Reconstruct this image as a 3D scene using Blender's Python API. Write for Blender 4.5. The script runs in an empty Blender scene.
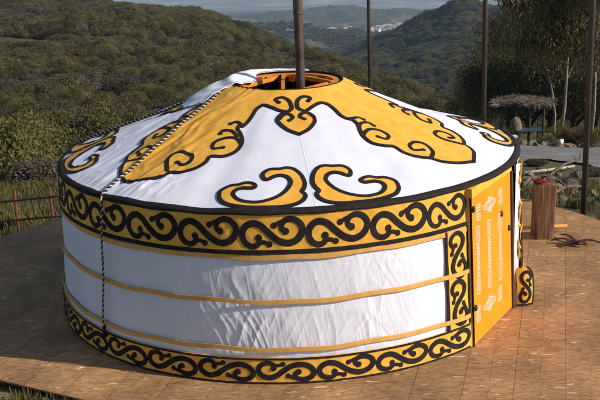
import bpy, math, random
import numpy as np
from mathutils import Vector, Matrix
from mathutils.geometry import delaunay_2d_cdt
random.seed(7); RNG=np.random.default_rng(7)
S=bpy.context.scene; C=S.collection
R_=math.radians
# ------------------------------------------------------------------ camera
CO=np.array([0.10359882,-13.05009578,4.98764419])
CX=np.array([0.99927199,-0.01208652,-0.0361858]); CY=np.array([0.03812259,0.2797665,0.95931089]); CZ=np.array([-0.00147116,-0.95999199,0.28002359])
FP=1000.29
cd=bpy.data.cameras.new('camera'); cd.sensor_width=36; cd.lens=FP*36/600; cd.clip_start=.1; cd.clip_end=90000
cam=bpy.data.objects.new('camera',cd); C.objects.link(cam)
cam.matrix_world=Matrix(((CX[0],CY[0],CZ[0],CO[0]),(CX[1],CY[1],CZ[1],CO[1]),(CX[2],CY[2],CZ[2],CO[2]),(0,0,0,1)))
S.camera=cam
def ray(px,py): return CX*(px-300)/FP-CY*(py-200)/FP-CZ
# ------------------------------------------------------------------ noise
_T=np.random.default_rng(3).random((256,256))
def vnoise(x,y):
    x=np.asarray(x,float); y=np.asarray(y,float)
    xi=np.floor(x).astype(int); yi=np.floor(y).astype(int); fx=x-xi; fy=y-yi
    fx=fx*fx*(3-2*fx); fy=fy*fy*(3-2*fy)
    g=lambda a,b:_T[a&255,b&255]
    return (g(xi,yi)*(1-fx)+g(xi+1,yi)*fx)*(1-fy)+(g(xi,yi+1)*(1-fx)+g(xi+1,yi+1)*fx)*fy
def fbm(x,y,o=4):
    s=0;a=.5;t=0
    for i in range(o):
        s=s+a*vnoise(x*2**i+i*17.3,y*2**i+i*9.1); t+=a; a*=.5
    return s/t
def sst(e0,e1,x):
    t=np.clip((np.asarray(x,float)-e0)/(e1-e0),0,1); return t*t*(3-2*t)
# ------------------------------------------------------------------ materials
MATS={}
def nt(name):
    m=bpy.data.materials.new(name); m.use_nodes=True; n=m.node_tree; b=n.nodes['Principled BSDF']; MATS[name]=m
    return m,n,b
def mat(name,cols,scale=8,rough=.8,bump=0,bscale=60,spec=.3,stretch=None,coord='Object',detail=6,rand=0,metal=0,pos=(.3,.7),sheen=0,trans=0):
    m,n,b=nt(name); N=n.nodes; L=n.links
    tc=N.new('ShaderNodeTexCoord'); mp=N.new('ShaderNodeMapping'); L.new(tc.outputs[coord],mp.inputs[0])
    if stretch: mp.inputs['Scale'].default_value=stretch
    nz=N.new('ShaderNodeTexNoise'); nz.inputs['Scale'].default_value=scale; nz.inputs['Detail'].default_value=detail; L.new(mp.outputs[0],nz.inputs[0])
    r=N.new('ShaderNodeValToRGB'); L.new(nz.outputs[0],r.inputs[0]); e=r.color_ramp.elements
    k=len(cols); e[0].position=pos[0]; e[1].position=pos[1]; e[0].color=(*cols[0],1); e[1].color=(*cols[-1],1)
    for i in range(1,k-1):
        q=e.new(pos[0]+(pos[1]-pos[0])*i/(k-1)); q.color=(*cols[i],1)
    out=r.outputs[0]
    if rand:
        oi=N.new('ShaderNodeObjectInfo'); h=N.new('ShaderNodeHueSaturation'); mr=N.new('ShaderNodeMapRange'); mr.inputs[3].default_value=1-rand; mr.inputs[4].default_value=1+rand
        L.new(oi.outputs['Random'],mr.inputs[0]); L.new(mr.outputs[0],h.inputs['Value']); L.new(out,h.inputs['Color'])
        mr2=N.new('ShaderNodeMapRange'); mr2.inputs[3].default_value=.475; mr2.inputs[4].default_value=.52; 
        mm=N.new('ShaderNodeMath'); mm.operation='FRACT'; mu=N.new('ShaderNodeMath'); mu.operation='MULTIPLY'; mu.inputs[1].default_value=7.31
        L.new(oi.outputs['Random'],mu.inputs[0]); L.new(mu.outputs[0],mm.inputs[0]); L.new(mm.outputs[0],mr2.inputs[0]); L.new(mr2.outputs[0],h.inputs['Hue'])
        out=h.outputs[0]
    L.new(out,b.inputs['Base Color']); b.inputs['Roughness'].default_value=rough; b.inputs['Specular IOR Level'].default_value=spec; b.inputs['Metallic'].default_value=metal
    if sheen: b.inputs['Sheen Weight'].default_value=sheen
    if bump:
        n2=N.new('ShaderNodeTexNoise'); n2.inputs['Scale'].default_value=bscale; n2.inputs['Detail'].default_value=5; L.new(mp.outputs[0],n2.inputs[0])
        bp=N.new('ShaderNodeBump'); bp.inputs['Strength'].default_value=1; bp.inputs['Distance'].default_value=bump; L.new(n2.outputs[0],bp.inputs['Height']); L.new(bp.outputs[0],b.inputs['Normal'])
    if trans:
        tr=N.new('ShaderNodeBsdfTranslucent'); L.new(out,tr.inputs[0]); mx=N.new('ShaderNodeMixShader'); mx.inputs[0].default_value=trans
        L.new(b.outputs[0],mx.inputs[1]); L.new(tr.outputs[0],mx.inputs[2]); L.new(mx.outputs[0],N['Material Output'].inputs[0])
    return m
M_white=mat('white_cloth',[(.69,.71,.84),(.765,.785,.90)],3,.75,.0015,90,.2,sheen=.1)
M_yel=mat('yellow_satin',[(.74,.37,.045),(.87,.48,.085)],6,.55,.002,45,.2)
M_black=mat('black_cloth',[(.012,.010,.012),(.026,.02,.02)],10,.8,.001,120,.2)
M_orange=mat('orange_door_cloth',[(.78,.235,.005),(.87,.29,.010)],3,.6,.001,60,.3)
M_strap=mat('orange_strap',[(.62,.33,.08),(.74,.43,.13)],12,.7,.0015,150,.2)
M_pink=mat('pale_pink_ornament',[(.66,.38,.28),(.74,.56,.47)],40,.7)
M_toono=mat('orange_painted_wood',[(.55,.19,.02),(.70,.27,.03)],5,.5,.001,40)
M_red=mat('dark_red_paint',[(.16,.02,.01),(.26,.04,.02)],5,.5)
M_liner=mat('inner_liner',[(.10,.03,.02),(.16,.05,.035)],3,.9)
M_rust=mat('rusty_pipe',[(.038,.026,.021),(.08,.054,.043),(.11,.08,.066)],14,.6,.001,80,.4,(1,1,.3),metal=.2)
M_pole=mat('weathered_pole',[(.035,.029,.026),(.08,.064,.056)],10,.6,.001,80,.3,(1,1,.2))
M_fence=mat('rust_red_steel',[(.10,.038,.026),(.20,.075,.05)],14,.7,.001,60)
M_post=mat('weathered_timber',[(.075,.032,.018),(.15,.072,.04),(.235,.15,.095)],4,.85,.008,14,.2,(7,7,.55),pos=(.32,.68))
M_bar=mat('orange_bar',[(.55,.22,.04),(.70,.32,.07)],10,.5)
M_bark=mat('pale_bark',[(.10,.08,.06),(.26,.22,.17),(.36,.31,.25)],3,.9,.02,9,.2,(2,2,.5))
M_twig=mat('grey_brush',[(.08,.064,.052),(.18,.15,.125),(.32,.28,.25)],2,.95)
M_bbark=mat('brown_branch',[(.06,.04,.03),(.13,.09,.065),(.20,.15,.11)],5,.9)
M_dtwig=mat('dark_wood',[(.025,.018,.014),(.06,.045,.035)],3,.9)
M_rock=mat('pale_rock',[(.07,.055,.04),(.15,.12,.085),(.25,.20,.15)],3,.9,.03,6,rand=.25)
M_conc=mat('grey_asphalt',[(.13,.13,.135),(.24,.235,.23)],.9,.9,.008,20)
M_blue=mat('blue_plastic',[(.03,.06,.10),(.045,.085,.13)],4,.5)
M_dwood=mat('sunbleached_wood',[(.30,.26,.21),(.46,.42,.36)],6,.8)
M_wpaint=mat('white_paint',[(.6,.58,.55),(.75,.73,.7)],6,.6)
M_maroon=mat('maroon_leaf',[(.055,.015,.018),(.11,.03,.03)],30,.6)
M_redcl=mat('red_cloth',[(.45,.02,.03),(.6,.04,.05)],20,.8)
def leafmat(name,c0,c1,c2,rand=.3,sc=.9): return mat(name,[c0,c1,c2],sc,.7,0,60,.2,rand=rand,coord='Object',detail=3,pos=(.35,.65),trans=.35)
M_lf=leafmat('chaparral_leaf',(.066,.060,.025),(.112,.102,.040),(.175,.152,.068),.5)
M_lf2=leafmat('olive_leaf',(.084,.084,.027),(.138,.130,.042),(.20,.175,.068),.3)
M_lf3=leafmat('brown_scrub_leaf',(.085,.066,.048),(.135,.11,.08),(.20,.165,.125),.3)
M_lfe=leafmat('eucalyptus_leaf',(.13,.12,.05),(.20,.172,.08),(.28,.23,.12),.2,.5)
M_lfo=leafmat('dry_orange_leaf',(.13,.085,.03),(.20,.135,.045),(.26,.18,.07),.2)
M_grass=mat('grass_blade',[(.05,.055,.018),(.11,.10,.03),(.22,.17,.07)],.8,.8,detail=3,trans=.25)
# OSB deck
def deckmat():
    m,n,b=nt('osb_deck_board'); N=n.nodes; L=n.links
    tc=N.new('ShaderNodeTexCoord'); mp=N.new('ShaderNodeMapping'); mp.vector_type='POINT'; mp.inputs['Rotation'].default_value=(0,0,R_(105)); mp.inputs['Location'].default_value=(.3,.06,0)
    L.new(tc.outputs['Object'],mp.inputs[0])
    def brick(w,h,ms,off,fr):
        br=N.new('ShaderNodeTexBrick'); L.new(mp.outputs[0],br.inputs[0]); br.inputs['Scale'].default_value=1; br.inputs['Brick Width'].default_value=w; br.inputs['Row Height'].default_value=h; br.inputs['Mortar Size'].default_value=ms; br.inputs['Mortar Smooth'].default_value=.5; br.offset=off; br.offset_frequency=fr
        br.inputs['Color1'].default_value=(.9,.9,.9,1); br.inputs['Color2'].default_value=(1.08,1.07,1.06,1); br.inputs['Mortar'].default_value=(1,1,1,1); return br
    br=brick(2.44,.53,.005,.31,2); b2=brick(1.15,.265,.0045,.43,2)
    gn=N.new('ShaderNodeTexNoise'); gn.inputs['Scale'].default_value=.9; gn.inputs['Detail'].default_value=3; L.new(tc.outputs['Object'],gn.inputs[0])
    gm=N.new('ShaderNodeMapRange'); gm.inputs[1].default_value=.42; gm.inputs[2].default_value=.62; gm.inputs[3].default_value=.05; gm.inputs[4].default_value=.5; L.new(gn.outputs[0],gm.inputs[0])
    g2=N.new('ShaderNodeMath'); g2.operation='MULTIPLY'; L.new(b2.outputs['Fac'],g2.inputs[0]); L.new(gm.outputs[0],g2.inputs[1])
    g1=N.new('ShaderNodeMath'); g1.operation='MULTIPLY_ADD'; g1.inputs[1].default_value=.42; L.new(br.outputs['Fac'],g1.inputs[0]); L.new(g2.outputs[0],g1.inputs[2]); g1.use_clamp=True
    # wood strands
    mp2=N.new('ShaderNodeMapping'); mp2.inputs['Rotation'].default_value=(0,0,R_(8)); mp2.inputs['Scale'].default_value=(9,30,1); L.new(tc.outputs['Object'],mp2.inputs[0])
    wn=N.new('ShaderNodeTexNoise'); wn.inputs['Scale'].default_value=4; L.new(tc.outputs['Object'],wn.inputs[0])
    vm=N.new('ShaderNodeVectorMath'); vm.operation='MULTIPLY_ADD'; vm.inputs[1].default_value=(3,3,0); L.new(wn.outputs['Color'],vm.inputs[0]); L.new(mp2.outputs[0],vm.inputs[2])
    vo=N.new('ShaderNodeTexVoronoi'); vo.inputs['Scale'].default_value=1.6; L.new(vm.outputs[0],vo.inputs[0])
    cr=N.new('ShaderNodeValToRGB'); L.new(vo.outputs['Color'],cr.inputs[0]); e=cr.color_ramp.elements
    e[0].position=.1; e[0].color=(.25,.130,.056,1); e[1].position=.5; e[1].color=(.36,.20,.092,1); q=e.new(.88); q.color=(.43,.26,.125,1); q=e.new(.975); q.color=(.80,.64,.46,1)
    big=N.new('ShaderNodeTexNoise'); big.inputs['Scale'].default_value=1.1; big.inputs['Detail'].default_value=7; L.new(tc.outputs['Object'],big.inputs[0])
    bm=N.new('ShaderNodeMapRange'); bm.inputs[1].default_value=.3; bm.inputs[2].default_value=.7; bm.inputs[3].default_value=.66; bm.inputs[4].default_value=1.28; L.new(big.outputs[0],bm.inputs[0])
    m1=N.new('ShaderNodeMix'); m1.data_type='RGBA'; m1.blend_type='MULTIPLY'; m1.inputs[0].default_value=1; L.new(cr.outputs[0],m1.inputs[6]); L.new(br.outputs[0],m1.inputs[7])
    ml=N.new('ShaderNodeMix'); ml.data_type='RGBA'; ml.inputs[7].default_value=(.07,.04,.025,1); L.new(g1.outputs[0],ml.inputs[0]); L.new(m1.outputs[2],ml.inputs[6])
    m2=N.new('ShaderNodeVectorMath'); m2.operation='SCALE'; L.new(ml.outputs[2],m2.inputs[0]); L.new(bm.outputs[0],m2.inputs['Scale'])
    # reddish paint specks
    sp=N.new('ShaderNodeTexNoise'); sp.inputs['Scale'].default_value=5.5; sp.inputs['Detail'].default_value=2; L.new(tc.outputs['Object'],sp.inputs[0])
    sr=N.new('ShaderNodeMapRange'); sr.inputs[1].default_value=.74; sr.inputs[2].default_value=.80; L.new(sp.outputs[0],sr.inputs[0])
    m3=N.new('ShaderNodeMix'); m3.data_type='RGBA'; m3.inputs[7].default_value=(.36,.10,.06,1); L.new(sr.outputs[0],m3.inputs[0]); L.new(m2.outputs[0],m3.inputs[6])
    L.new(m3.outputs[2],b.inputs['Base Color']); b.inputs['Roughness'].default_value=.7; b.inputs['Specular IOR Level'].default_value=.3
    ad=N.new('ShaderNodeMath'); ad.operation='MULTIPLY_ADD'; ad.inputs[1].default_value=-1.6; L.new(g1.outputs[0],ad.inputs[0]); L.new(vo.outputs['Distance'],ad.inputs[2])
    bp=N.new('ShaderNodeBump'); bp.inputs['Distance'].default_value=.003; L.new(ad.outputs[0],bp.inputs['Height']); L.new(bp.outputs[0],b.inputs['Normal'])
    return m
M_deck=deckmat()
def terrmat():
    m,n,b=nt('hillside_ground'); N=n.nodes; L=n.links
    tc=N.new('ShaderNodeTexCoord'); at=N.new('ShaderNodeAttribute'); at.attribute_name='cover'   # x: grass, y: bare/pale, z: far plain
    sx=N.new('ShaderNodeSeparateXYZ'); L.new(at.outputs['Vector'],sx.inputs[0])
    def noise(s,d=8,r=.6):
        z=N.new('ShaderNodeTexNoise'); z.inputs['Scale'].default_value=s; z.inputs['Detail'].default_value=d; z.inputs['Roughness'].default_value=r; L.new(tc.outputs['Object'],z.inputs[0]); return z.outputs[0]
    def ramp(src,cs,ps):
        r=N.new('ShaderNodeValToRGB'); L.new(src,r.inputs[0]); e=r.color_ramp.elements; e[0].position=ps[0]; e[1].position=ps[-1]; e[0].color=(*cs[0],1); e[1].color=(*cs[-1],1)
        for c,p in zip(cs[1:-1],ps[1:-1]): q=e.new(p); q.color=(*c,1)
        return r.outputs[0]
    def mix(f,a,c):
        x=N.new('ShaderNodeMix'); x.data_type='RGBA'; L.new(f,x.inputs[0]); L.new(a,x.inputs[6]); L.new(c,x.inputs[7]); return x.outputs[2]
    vo=N.new('ShaderNodeTexVoronoi'); vo.inputs['Scale'].default_value=.16; L.new(tc.outputs['Object'],vo.inputs[0])
    scrub=ramp(noise(.06,12,.75),[(.030,.033,.016),(.065,.068,.030),(.11,.105,.048),(.17,.15,.085)],[.3,.45,.6,.78])
    grass=ramp(noise(.9,8,.7),[(.035,.036,.014),(.085,.08,.026),(.15,.125,.05),(.20,.14,.07)],[.3,.45,.6,.75])
    bare=ramp(noise(.02,10,.7),[(.10,.085,.05),(.22,.18,.12),(.34,.29,.21)],[.35,.5,.65])
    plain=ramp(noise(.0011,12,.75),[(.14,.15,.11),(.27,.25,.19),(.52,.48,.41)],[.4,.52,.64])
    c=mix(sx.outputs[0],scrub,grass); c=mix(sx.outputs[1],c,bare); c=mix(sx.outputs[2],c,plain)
    L.new(c,b.inputs['Base Color']); b.inputs['Roughness'].default_value=.95; b.inputs['Specular IOR Level'].default_value=.1
    bp=N.new('ShaderNodeBump'); bp.inputs['Distance'].default_value=2.5; bp.inputs['Strength'].default_value=.9; 
    cam_=N.new('ShaderNodeMath'); cam_.operation='MULTIPLY'; L.new(noise(.12,6,.6),cam_.inputs[0]); 
    a2=N.new('ShaderNodeAttribute'); a2.attribute_name='rough_scale'; L.new(a2.outputs['Fac'],cam_.inputs[1])
    L.new(cam_.outputs[0],bp.inputs['Height']); L.new(bp.outputs[0],b.inputs['Normal'])
    return m
M_terr=terrmat()
# ------------------------------------------------------------------ object helpers
def mk(name,verts,faces,mats,parent=None,midx=None,smooth=True,loc=None):
    me=bpy.data.meshes.new(name); me.from_pydata([tuple(map(float,v)) for v in verts] if not isinstance(verts,np.ndarray) else verts.tolist(),[],faces if isinstance(faces,list) else faces.tolist())
    for m in (mats if isinstance(mats,(list,tuple)) else [mats]): me.materials.append(m)
    if midx is not None: me.polygons.foreach_set('material_index',np.asarray(midx,dtype=np.int32))
    me.polygons.foreach_set('use_smooth',np.full(len(me.polygons),smooth))
    me.update()
    o=bpy.data.objects.new(name,me); C.objects.link(o)
    if parent: o.parent=parent
    if loc is not None: o.location=loc
    return o
def thing(name,label,cat,loc=(0,0,0),group=None):
    o=bpy.data.objects.new(name,None); C.objects.link(o); o.location=loc; o.empty_display_size=.2
    return tag(o,label,cat,group)
def tag(o,label,cat,group=None,kind=None):
    o['label']=label; o['category']=cat
    if group: o['group']=group
    if kind: o['kind']=kind
    return o
class MB:
    def __init__(s): s.v=[]; s.f=[]; s.m=[]
    def add(s,v,f,mi=0):
        b=len(s.v); s.v+= [tuple(map(float,p)) for p in v]; s.f+=[tuple(int(i)+b for i in q) for q in f]; s.m+=[mi]*len(f)
    def box(s,c,d,mi=0,rz=0,M=None):
        hx,hy,hz=[q/2 for q in d]; P=[]
        for z in(-hz,hz):
            for x,y in((-hx,-hy),(hx,-hy),(hx,hy),(-hx,hy)):
                v=Vector((x,y,z)); 
                if M: v=M@v
                cs,sn=math.cos(rz),math.sin(rz)
                P.append((c[0]+v.x*cs-v.y*sn,c[1]+v.x*sn+v.y*cs,c[2]+v.z))
        s.add(P,[(0,3,2,1),(4,5,6,7),(0,1,5,4),(1,2,6,5),(2,3,7,6),(3,0,4,7)],mi)
    def tube(s,pts,rad,n=8,mi=0,cap=True):
        pts=[np.array(p,float) for p in pts]; k=len(pts)
        rad=[rad]*k if np.isscalar(rad) else rad
        up=np.array([0,0,1.]); V=[]
        d0=pts[1]-pts[0]; d0/=np.linalg.norm(d0)+1e-12
        a=np.cross(d0,[0,0,1.]) if abs(d0[2])<.9 else np.cross(d0,[1.,0,0]); a/=np.linalg.norm(a)
        for i in range(k):
            d=pts[min(i+1,k-1)]-pts[max(i-1,0)]; d/=np.linalg.norm(d)+1e-12
            a=a-d*(a@d); a/=np.linalg.norm(a)+1e-12; b=np.cross(d,a)
            for j in range(n):
                t=2*math.pi*j/n; V.append(pts[i]+rad[i]*(math.cos(t)*a+math.sin(t)*b))
        F=[(i*n+j,i*n+(j+1)%n,(i+1)*n+(j+1)%n,(i+1)*n+j) for i in range(k-1) for j in range(n)]
        if cap: F+=[tuple(range(n-1,-1,-1)),tuple((k-1)*n+j for j in range(n))]
        s.add(V,F,mi)
    def build(s,name,mats,parent=None,smooth=True,loc=None): return mk(name,s.v,s.f,mats,parent,s.m,smooth,loc)
def spline(P,n=6,closed=False):
    P=[np.array(p,float) for p in P]; k=len(P); out=[]
    rng=range(k if closed else k-1)
    for i in rng:
        g=(lambda j:P[j%k]) if closed else (lambda j:P[min(max(j,0),k-1)])
        p0,p1,p2,p3=g(i-1),g(i),g(i+1),g(i+2)
        for t in np.linspace(0,1,n,endpoint=False):
            out.append(.5*((2*p1)+(-p0+p2)*t+(2*p0-5*p1+4*p2-p3)*t*t+(-p0+3*p1-3*p2+p3)*t**3))
    if not closed: out.append(P[-1])
    return np.array(out)
# a cloth stroke: centreline in flat coordinates, lifted on the surface by mapf(points, offset)
def stroke(mb,pts,w,mapf,base,top,mi=0,cap0=True,cap1=True,closed=False,blob0=0,blob1=0):
    P=np.array(pts); 
    if closed: d=np.roll(P,-1,0)-np.roll(P,1,0)
    else:
        d=np.gradient(P,axis=0)
    d/=np.linalg.norm(d,axis=1)[:,None]+1e-9; nrm=np.stack([-d[:,1],d[:,0]],1)
    w=np.full(len(P),w) if np.isscalar(w) else np.array(w)
    l=P+nrm*w[:,None]/2; r=P-nrm*w[:,None]/2
    l2=P+nrm*(w*.5+.003)[:,None]; r2=P-nrm*(w*.5+.003)[:,None]
    rows=[mapf(l2,base),mapf(l,top),mapf(l,top),mapf(P,top+.0003),mapf(r,top),mapf(r,top),mapf(r2,base)]
    k=len(P); V=np.concatenate(rows); F=[]
    for a in (0,2,3,5):
        for i in range(k if closed else k-1):
            j=(i+1)%k; F.append((a*k+i,a*k+j,(a+1)*k+j,(a+1)*k+i))
    mb.add(V,F,mi)
    if closed: return
    for flag,i,b in((cap0,0,blob0),(cap1,k-1,blob1)):
        if not flag: continue
        rr=max(w[i]/2,b); 
        t=np.linspace(0,2*math.pi,17)[:-1]; c=P[i]
        ring=np.stack([c[0]+rr*np.cos(t),c[1]+rr*np.sin(t)],1); ring2=np.stack([c[0]+(rr+.003)*np.cos(t),c[1]+(rr+.003)*np.sin(t)],1)
        V=np.concatenate([mapf(c[None],top+.0009),mapf(ring,top+.0006),mapf(ring,top+.0006),mapf(ring2,base)])
        F=[(0,1+j,1+(j+1)%16) for j in range(16)]+[(17+j,33+j,33+(j+1)%16,17+(j+1)%16) for j in range(16)]
        mb.add(V,F,mi)
def grid(nu,nv,closed=False):
    i=np.arange(nu-1 if not closed else nu); j=np.arange(nv-1)
    I,J=np.meshgrid(i,j,indexing='ij'); I2=(I+1)%nu
    return np.stack([I*nv+J,I2*nv+J,I2*nv+J+1,I*nv+J+1],-1).reshape(-1,4)
# ------------------------------------------------------------------ yurt surfaces
A2=np.array([2.09,-2.33]); B2=np.array([2.76,-1.23]); DW=np.linalg.norm(B2-A2); DU=(B2-A2)/DW; DN=np.array([DU[1],-DU[0]])
AZA,AZB=-48.7,-20.5       # wall cover runs from AZB anticlockwise to AZA+360
HE,RE,HR,RRG=1.938,3.005,2.82,.74
def rs(R): return RRG+(np.asarray(R,float)-RRG)*(RE-RRG)/(3.08-RRG)
dn=float(A2@DN); azn=math.degrees(math.atan2(DN[1],DN[0]))
def re_az(az):
    a=((np.asarray(az)+180)%360)-180
    ch=(dn+.05)/np.cos(np.radians(a-azn)); inside=sst(-52,-47.5,a)*(1-sst(-23,-18.5,a))
    return RE*(1-inside)+np.minimum(ch,RE)*inside
def roofwr(x,y):
    R=np.hypot(x,y); az=np.degrees(np.arctan2(y,x))
    u=np.radians(az)*R
    left=sst(-112,-130,az)*(1-sst(-168,-178,az)) 
    rad=(vnoise(np.radians(az)*9,R*.8)-.5)*.02*sst(.9,1.6,R)
    w=(1-np.abs(2*vnoise(az*.28+R*1.2+2.5*vnoise(x*2,y*2),R*1.1)-1))**2
    ring=(1-np.abs(2*vnoise(az*.11+3*R,R*.6)-1))**3*sst(1.5,.8,R)
    dents=(fbm(x*2.2+5,y*2.2,3)-.5)
    sx_=x*.80+y*.6; sy_=-x*.6+y*.80
    diag=(1-np.abs(2*vnoise(sx_*1.3+9,sy_*9+2*vnoise(x*3,y*3))-1))**2
    cr_=(1-np.abs(2*vnoise(sx_*3.1+4+1.5*vnoise(x*5,y*5),sy_*11)-1))**2
    return rad+left*(w*.010+diag*.018+cr_*.014)*(1-.55*sst(-138,-150,az))*(1-.8*sst(2.78,2.95,R))+ring*.010*(.35+.65*sst(-90,-125,az))+dents*.012-(.012+.125*sst(-14,34,az)*(1-sst(88,125,az)))*np.sin(math.pi*np.clip((R-RRG)/(RE-RRG),0,1))
def roofmap(P,off):
    x=P[:,0];y=P[:,1]; R=np.hypot(x,y); az=np.degrees(np.arctan2(y,x))
    z=HE+(HR-HE)*(RE-R)/(RE-RRG)+roofwr(x,y)
    k=1-(1-re_az(az)/RE)*sst(1.9,RE,R)
    n=np.stack([x/R*.35,y/R*.35,np.full_like(R,.937)],1)
    return np.stack([x*k,y*k,z],1)+n*off
def wallwr(az,z):
    a=((np.asarray(az)+360+180)%360)-180; u=np.radians(a)*3.1
    front=sst(-125,-100,a)*(1-sst(-74,-60,a)); gen=.25+.75*front
    zz=np.clip(z,0,2)
    # pillow between straps
    s=np.where(zz>.95,(zz-.95)/.49,np.where(zz>.407,(zz-.407)/.543,np.clip((zz-.1)/.307,0,1))); s=np.clip(s,0,1)
    pil=np.sin(math.pi*s)**.7
    w0=.10*(vnoise(u*1.6,zz*3.1)-.5)
    mA=sst(.46,.54,vnoise(u*.9+11,zz*1.1+2))
    rd=lambda q,p:(1-np.abs(2*q-1))**p
    n1=rd(vnoise((u+.30*zz+w0)*5.5,zz*1.9+3),3)*mA+rd(vnoise((u-.38*zz+w0)*6.1+31,zz*2.2+8),3)*(1-mA)
    n2=rd(vnoise((u-.55*zz+w0)*11+40,zz*3.1),3)*mA+rd(vnoise((u+.50*zz-w0)*12.5+70,zz*2.7+5),3)*(1-mA)
    n3=rd(vnoise((u+.15*zz)*24+9,zz*4.3),2)
    msk=.45+.9*vnoise(u*1.7+3,zz*1.5+7)
    return (pil*.010+gen*msk*(n1*.0068+n2*.0052+n3*.0026))*sst(.27,.36,zz)*sst(1.50,1.45,zz)
def wallR(z): return 2.985+.105*(1-np.clip(z/1.9,0,1))
def wallmap(az,z,off,wr=0.): 
    R=wallR(z)+off+(wallwr(az,z)*wr if wr else 0)
    a=np.radians(az); return np.stack([R*np.cos(a),R*np.sin(a),z+0*a],1)
YL='round white and yellow yurt with black scrollwork and orange door on the deck'
yurt=thing('yurt',YL,'yurt')
# wall cover
azs=np.concatenate([np.linspace(AZB,-14,30)[:-1],np.linspace(-14,160,260)[:-1],np.linspace(160,360+AZA,1500)])
zs=np.linspace(0.004,1.93,110); Z,Am=np.meshgrid(zs,azs); V=wallmap(Am.ravel(),Z.ravel(),0,1.)
mk('wall_cover',V,grid(len(azs),len(zs)),M_white,yurt)
# small per-band wrinkle
def bandwr(az,z): 
    u=np.radians(az)*3.1; dg=(1-np.abs(2*vnoise((u*.8+z*.6)*3,(z*.8-u*.6)*17)-1))**3; return .0045*dg*sst(-60,-84,((az+540)%360)-180)+.006*(vnoise(u*3,z*1.5)-.3)+.004*(1-np.abs(2*vnoise(u*9+z*6,z*5)-1))**2
def bandmap_factory(off0):
    def f(P,off):   # P: (u metres = az*3.1, z)
        az=np.degrees(P[:,0]/3.1); R=wallR(P[:,1])+off0+off+bandwr(az,P[:,1]); a=np.radians(az)
        return np.stack([R*np.cos(a),R*np.sin(a),P[:,1]],1)
    return f
bmap=bandmap_factory(.026)
def bandsheet(mb,az0,az1,z0,z1,mi=0,off=0,du=.013,nz=10):
    n=max(3,int(abs(np.radians(az1-az0))*3.1/du)); us=np.radians(np.linspace(az0,az1,n))*3.1; zz=np.linspace(z0,z1,nz)
    Zm,Um=np.meshgrid(zz,us); P=np.stack([Um.ravel(),Zm.ravel()],1); V=bmap(P,off); b=len(mb.v); mb.add(V,grid(n,nz),mi)
    # turned-in hems
    for row in (0,nz-1):
        top=V.reshape(n,nz,3)[:,row]; inn=top.copy(); rr=np.hypot(top[:,0],top[:,1]); k=(rr-.022)/rr; inn[:,0]*=k; inn[:,1]*=k
        mb.add(np.concatenate([top,inn]),[(i,i+1,n+i+1,n+i) for i in range(n-1)],mi)
MOT=[([(238,186),(240,205),(228,220),(205,225),(178,212),(163,185),(165,155),(185,130),(215,120),(250,132),(285,165),(325,198),(370,212),(410,200),(435,170),(438,140),(420,115),(390,103),(360,110),(345,128),(348,150),(362,158)],12.5,13),
     ([(228,218),(256,206),(286,216)],0,11),([(356,111),(334,119),(310,131)],0,11)]
def motif(mb,u0,u1,z0,z1,flip=False,vertical=False,mapf=bmap):
    for P,b0,b1 in MOT:
        Q=np.array(P,float); a=(Q[:,0]-155)/300; v=(240-Q[:,1])/150
        if flip: v=1-v
        if vertical: X=u0+(u1-u0)*v; Y=z1-(z1-z0)*a; sc=(z1-z0)/300
        else: X=u0+(u1-u0)*a; Y=z0+(z1-z0)*v; sc=min((u1-u0)/300,(z1-z0)/150*1.22)
        s=spline(np.stack([X,Y],1),7); k=len(s); t=np.linspace(0,1,k)
        w=(22+8*np.sin(math.pi*t)) if len(P)>5 else np.full(k,18.)
        stroke(mb,s,w*sc,mapf,.001,.0058 if len(P)>5 else .0050,1,blob0=b0*1.25*sc,blob1=b1*1.25*sc)
def azu(a): return math.radians(a)*3.1
# upper band
mb=MB(); W0,W1=AZB+.2,360+AZA
bandsheet(mb,W0,W1,1.478,1.93,0,nz=26)
us=np.radians(np.arange(W0,W1,.4))*3.1
def line(mb,z,w,u=None,top=.007): 
    uu=us if u is None else u; stroke(mb,np.stack([uu,np.full_like(uu,z)],1),w,bmap,.001,top,1,False,False)
line(mb,1.500,.045)
motif(mb,azu(-60),azu(AZA-.2),1.535,1.885); per=(339.5-300)/1
n_=24; tot=(300-W0)/n_
for k in range(n_): motif(mb,azu(300-tot*(k+1))+.006,azu(300-tot*k)-.006,1.53,1.89)
mb.v=[p for p in mb.v]; mb.build('upper_band',[M_yel,M_black],yurt)
# lower band
mb=MB(); bandsheet(mb,W0,W1,.004,.300,0,nz=18)
line(mb,.291,.02); line(mb,.014,.016)
n_=27; tot=(W1-W0)/n_
for k in range(n_):
    a1=W1-tot*k; a0=a1-tot; mid=(a0+a1)/2-360
    motif(mb,azu(a0)+.005,azu(a1)-.005,.030,.272,flip=mid<-86)
mb.build('lower_band',[M_yel,M_black],yurt)
# vertical bands beside the door
for a0,a1,left in((-55.6,AZA,True),(AZB+.2,-13.6,False)):
    mb=MB(); bandsheet(mb,a0,a1,.29,1.50,0,off=-.004,nz=30)
    e=azu(a0) if left else azu(a1)
    zz=np.linspace(.30,1.47,50)
    for uu,w in((e+(.015 if left else -.015),.034),((azu(a1)-.012) if left else azu(a0)+.012,.02)):
        stroke(mb,np.stack([np.full_like(zz,uu),zz],1),w,bmap,-.003,.004,1,False,False)
    for k in range(2): motif(mb,azu(a0)+(.05 if left else .03),azu(a1)-(.03 if left else .05),.31+.57*k,.31+.57*(k+1)-.01,vertical=True,flip=not left)
    mb.build('door_side_band',[M_yel,M_black],yurt)
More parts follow.
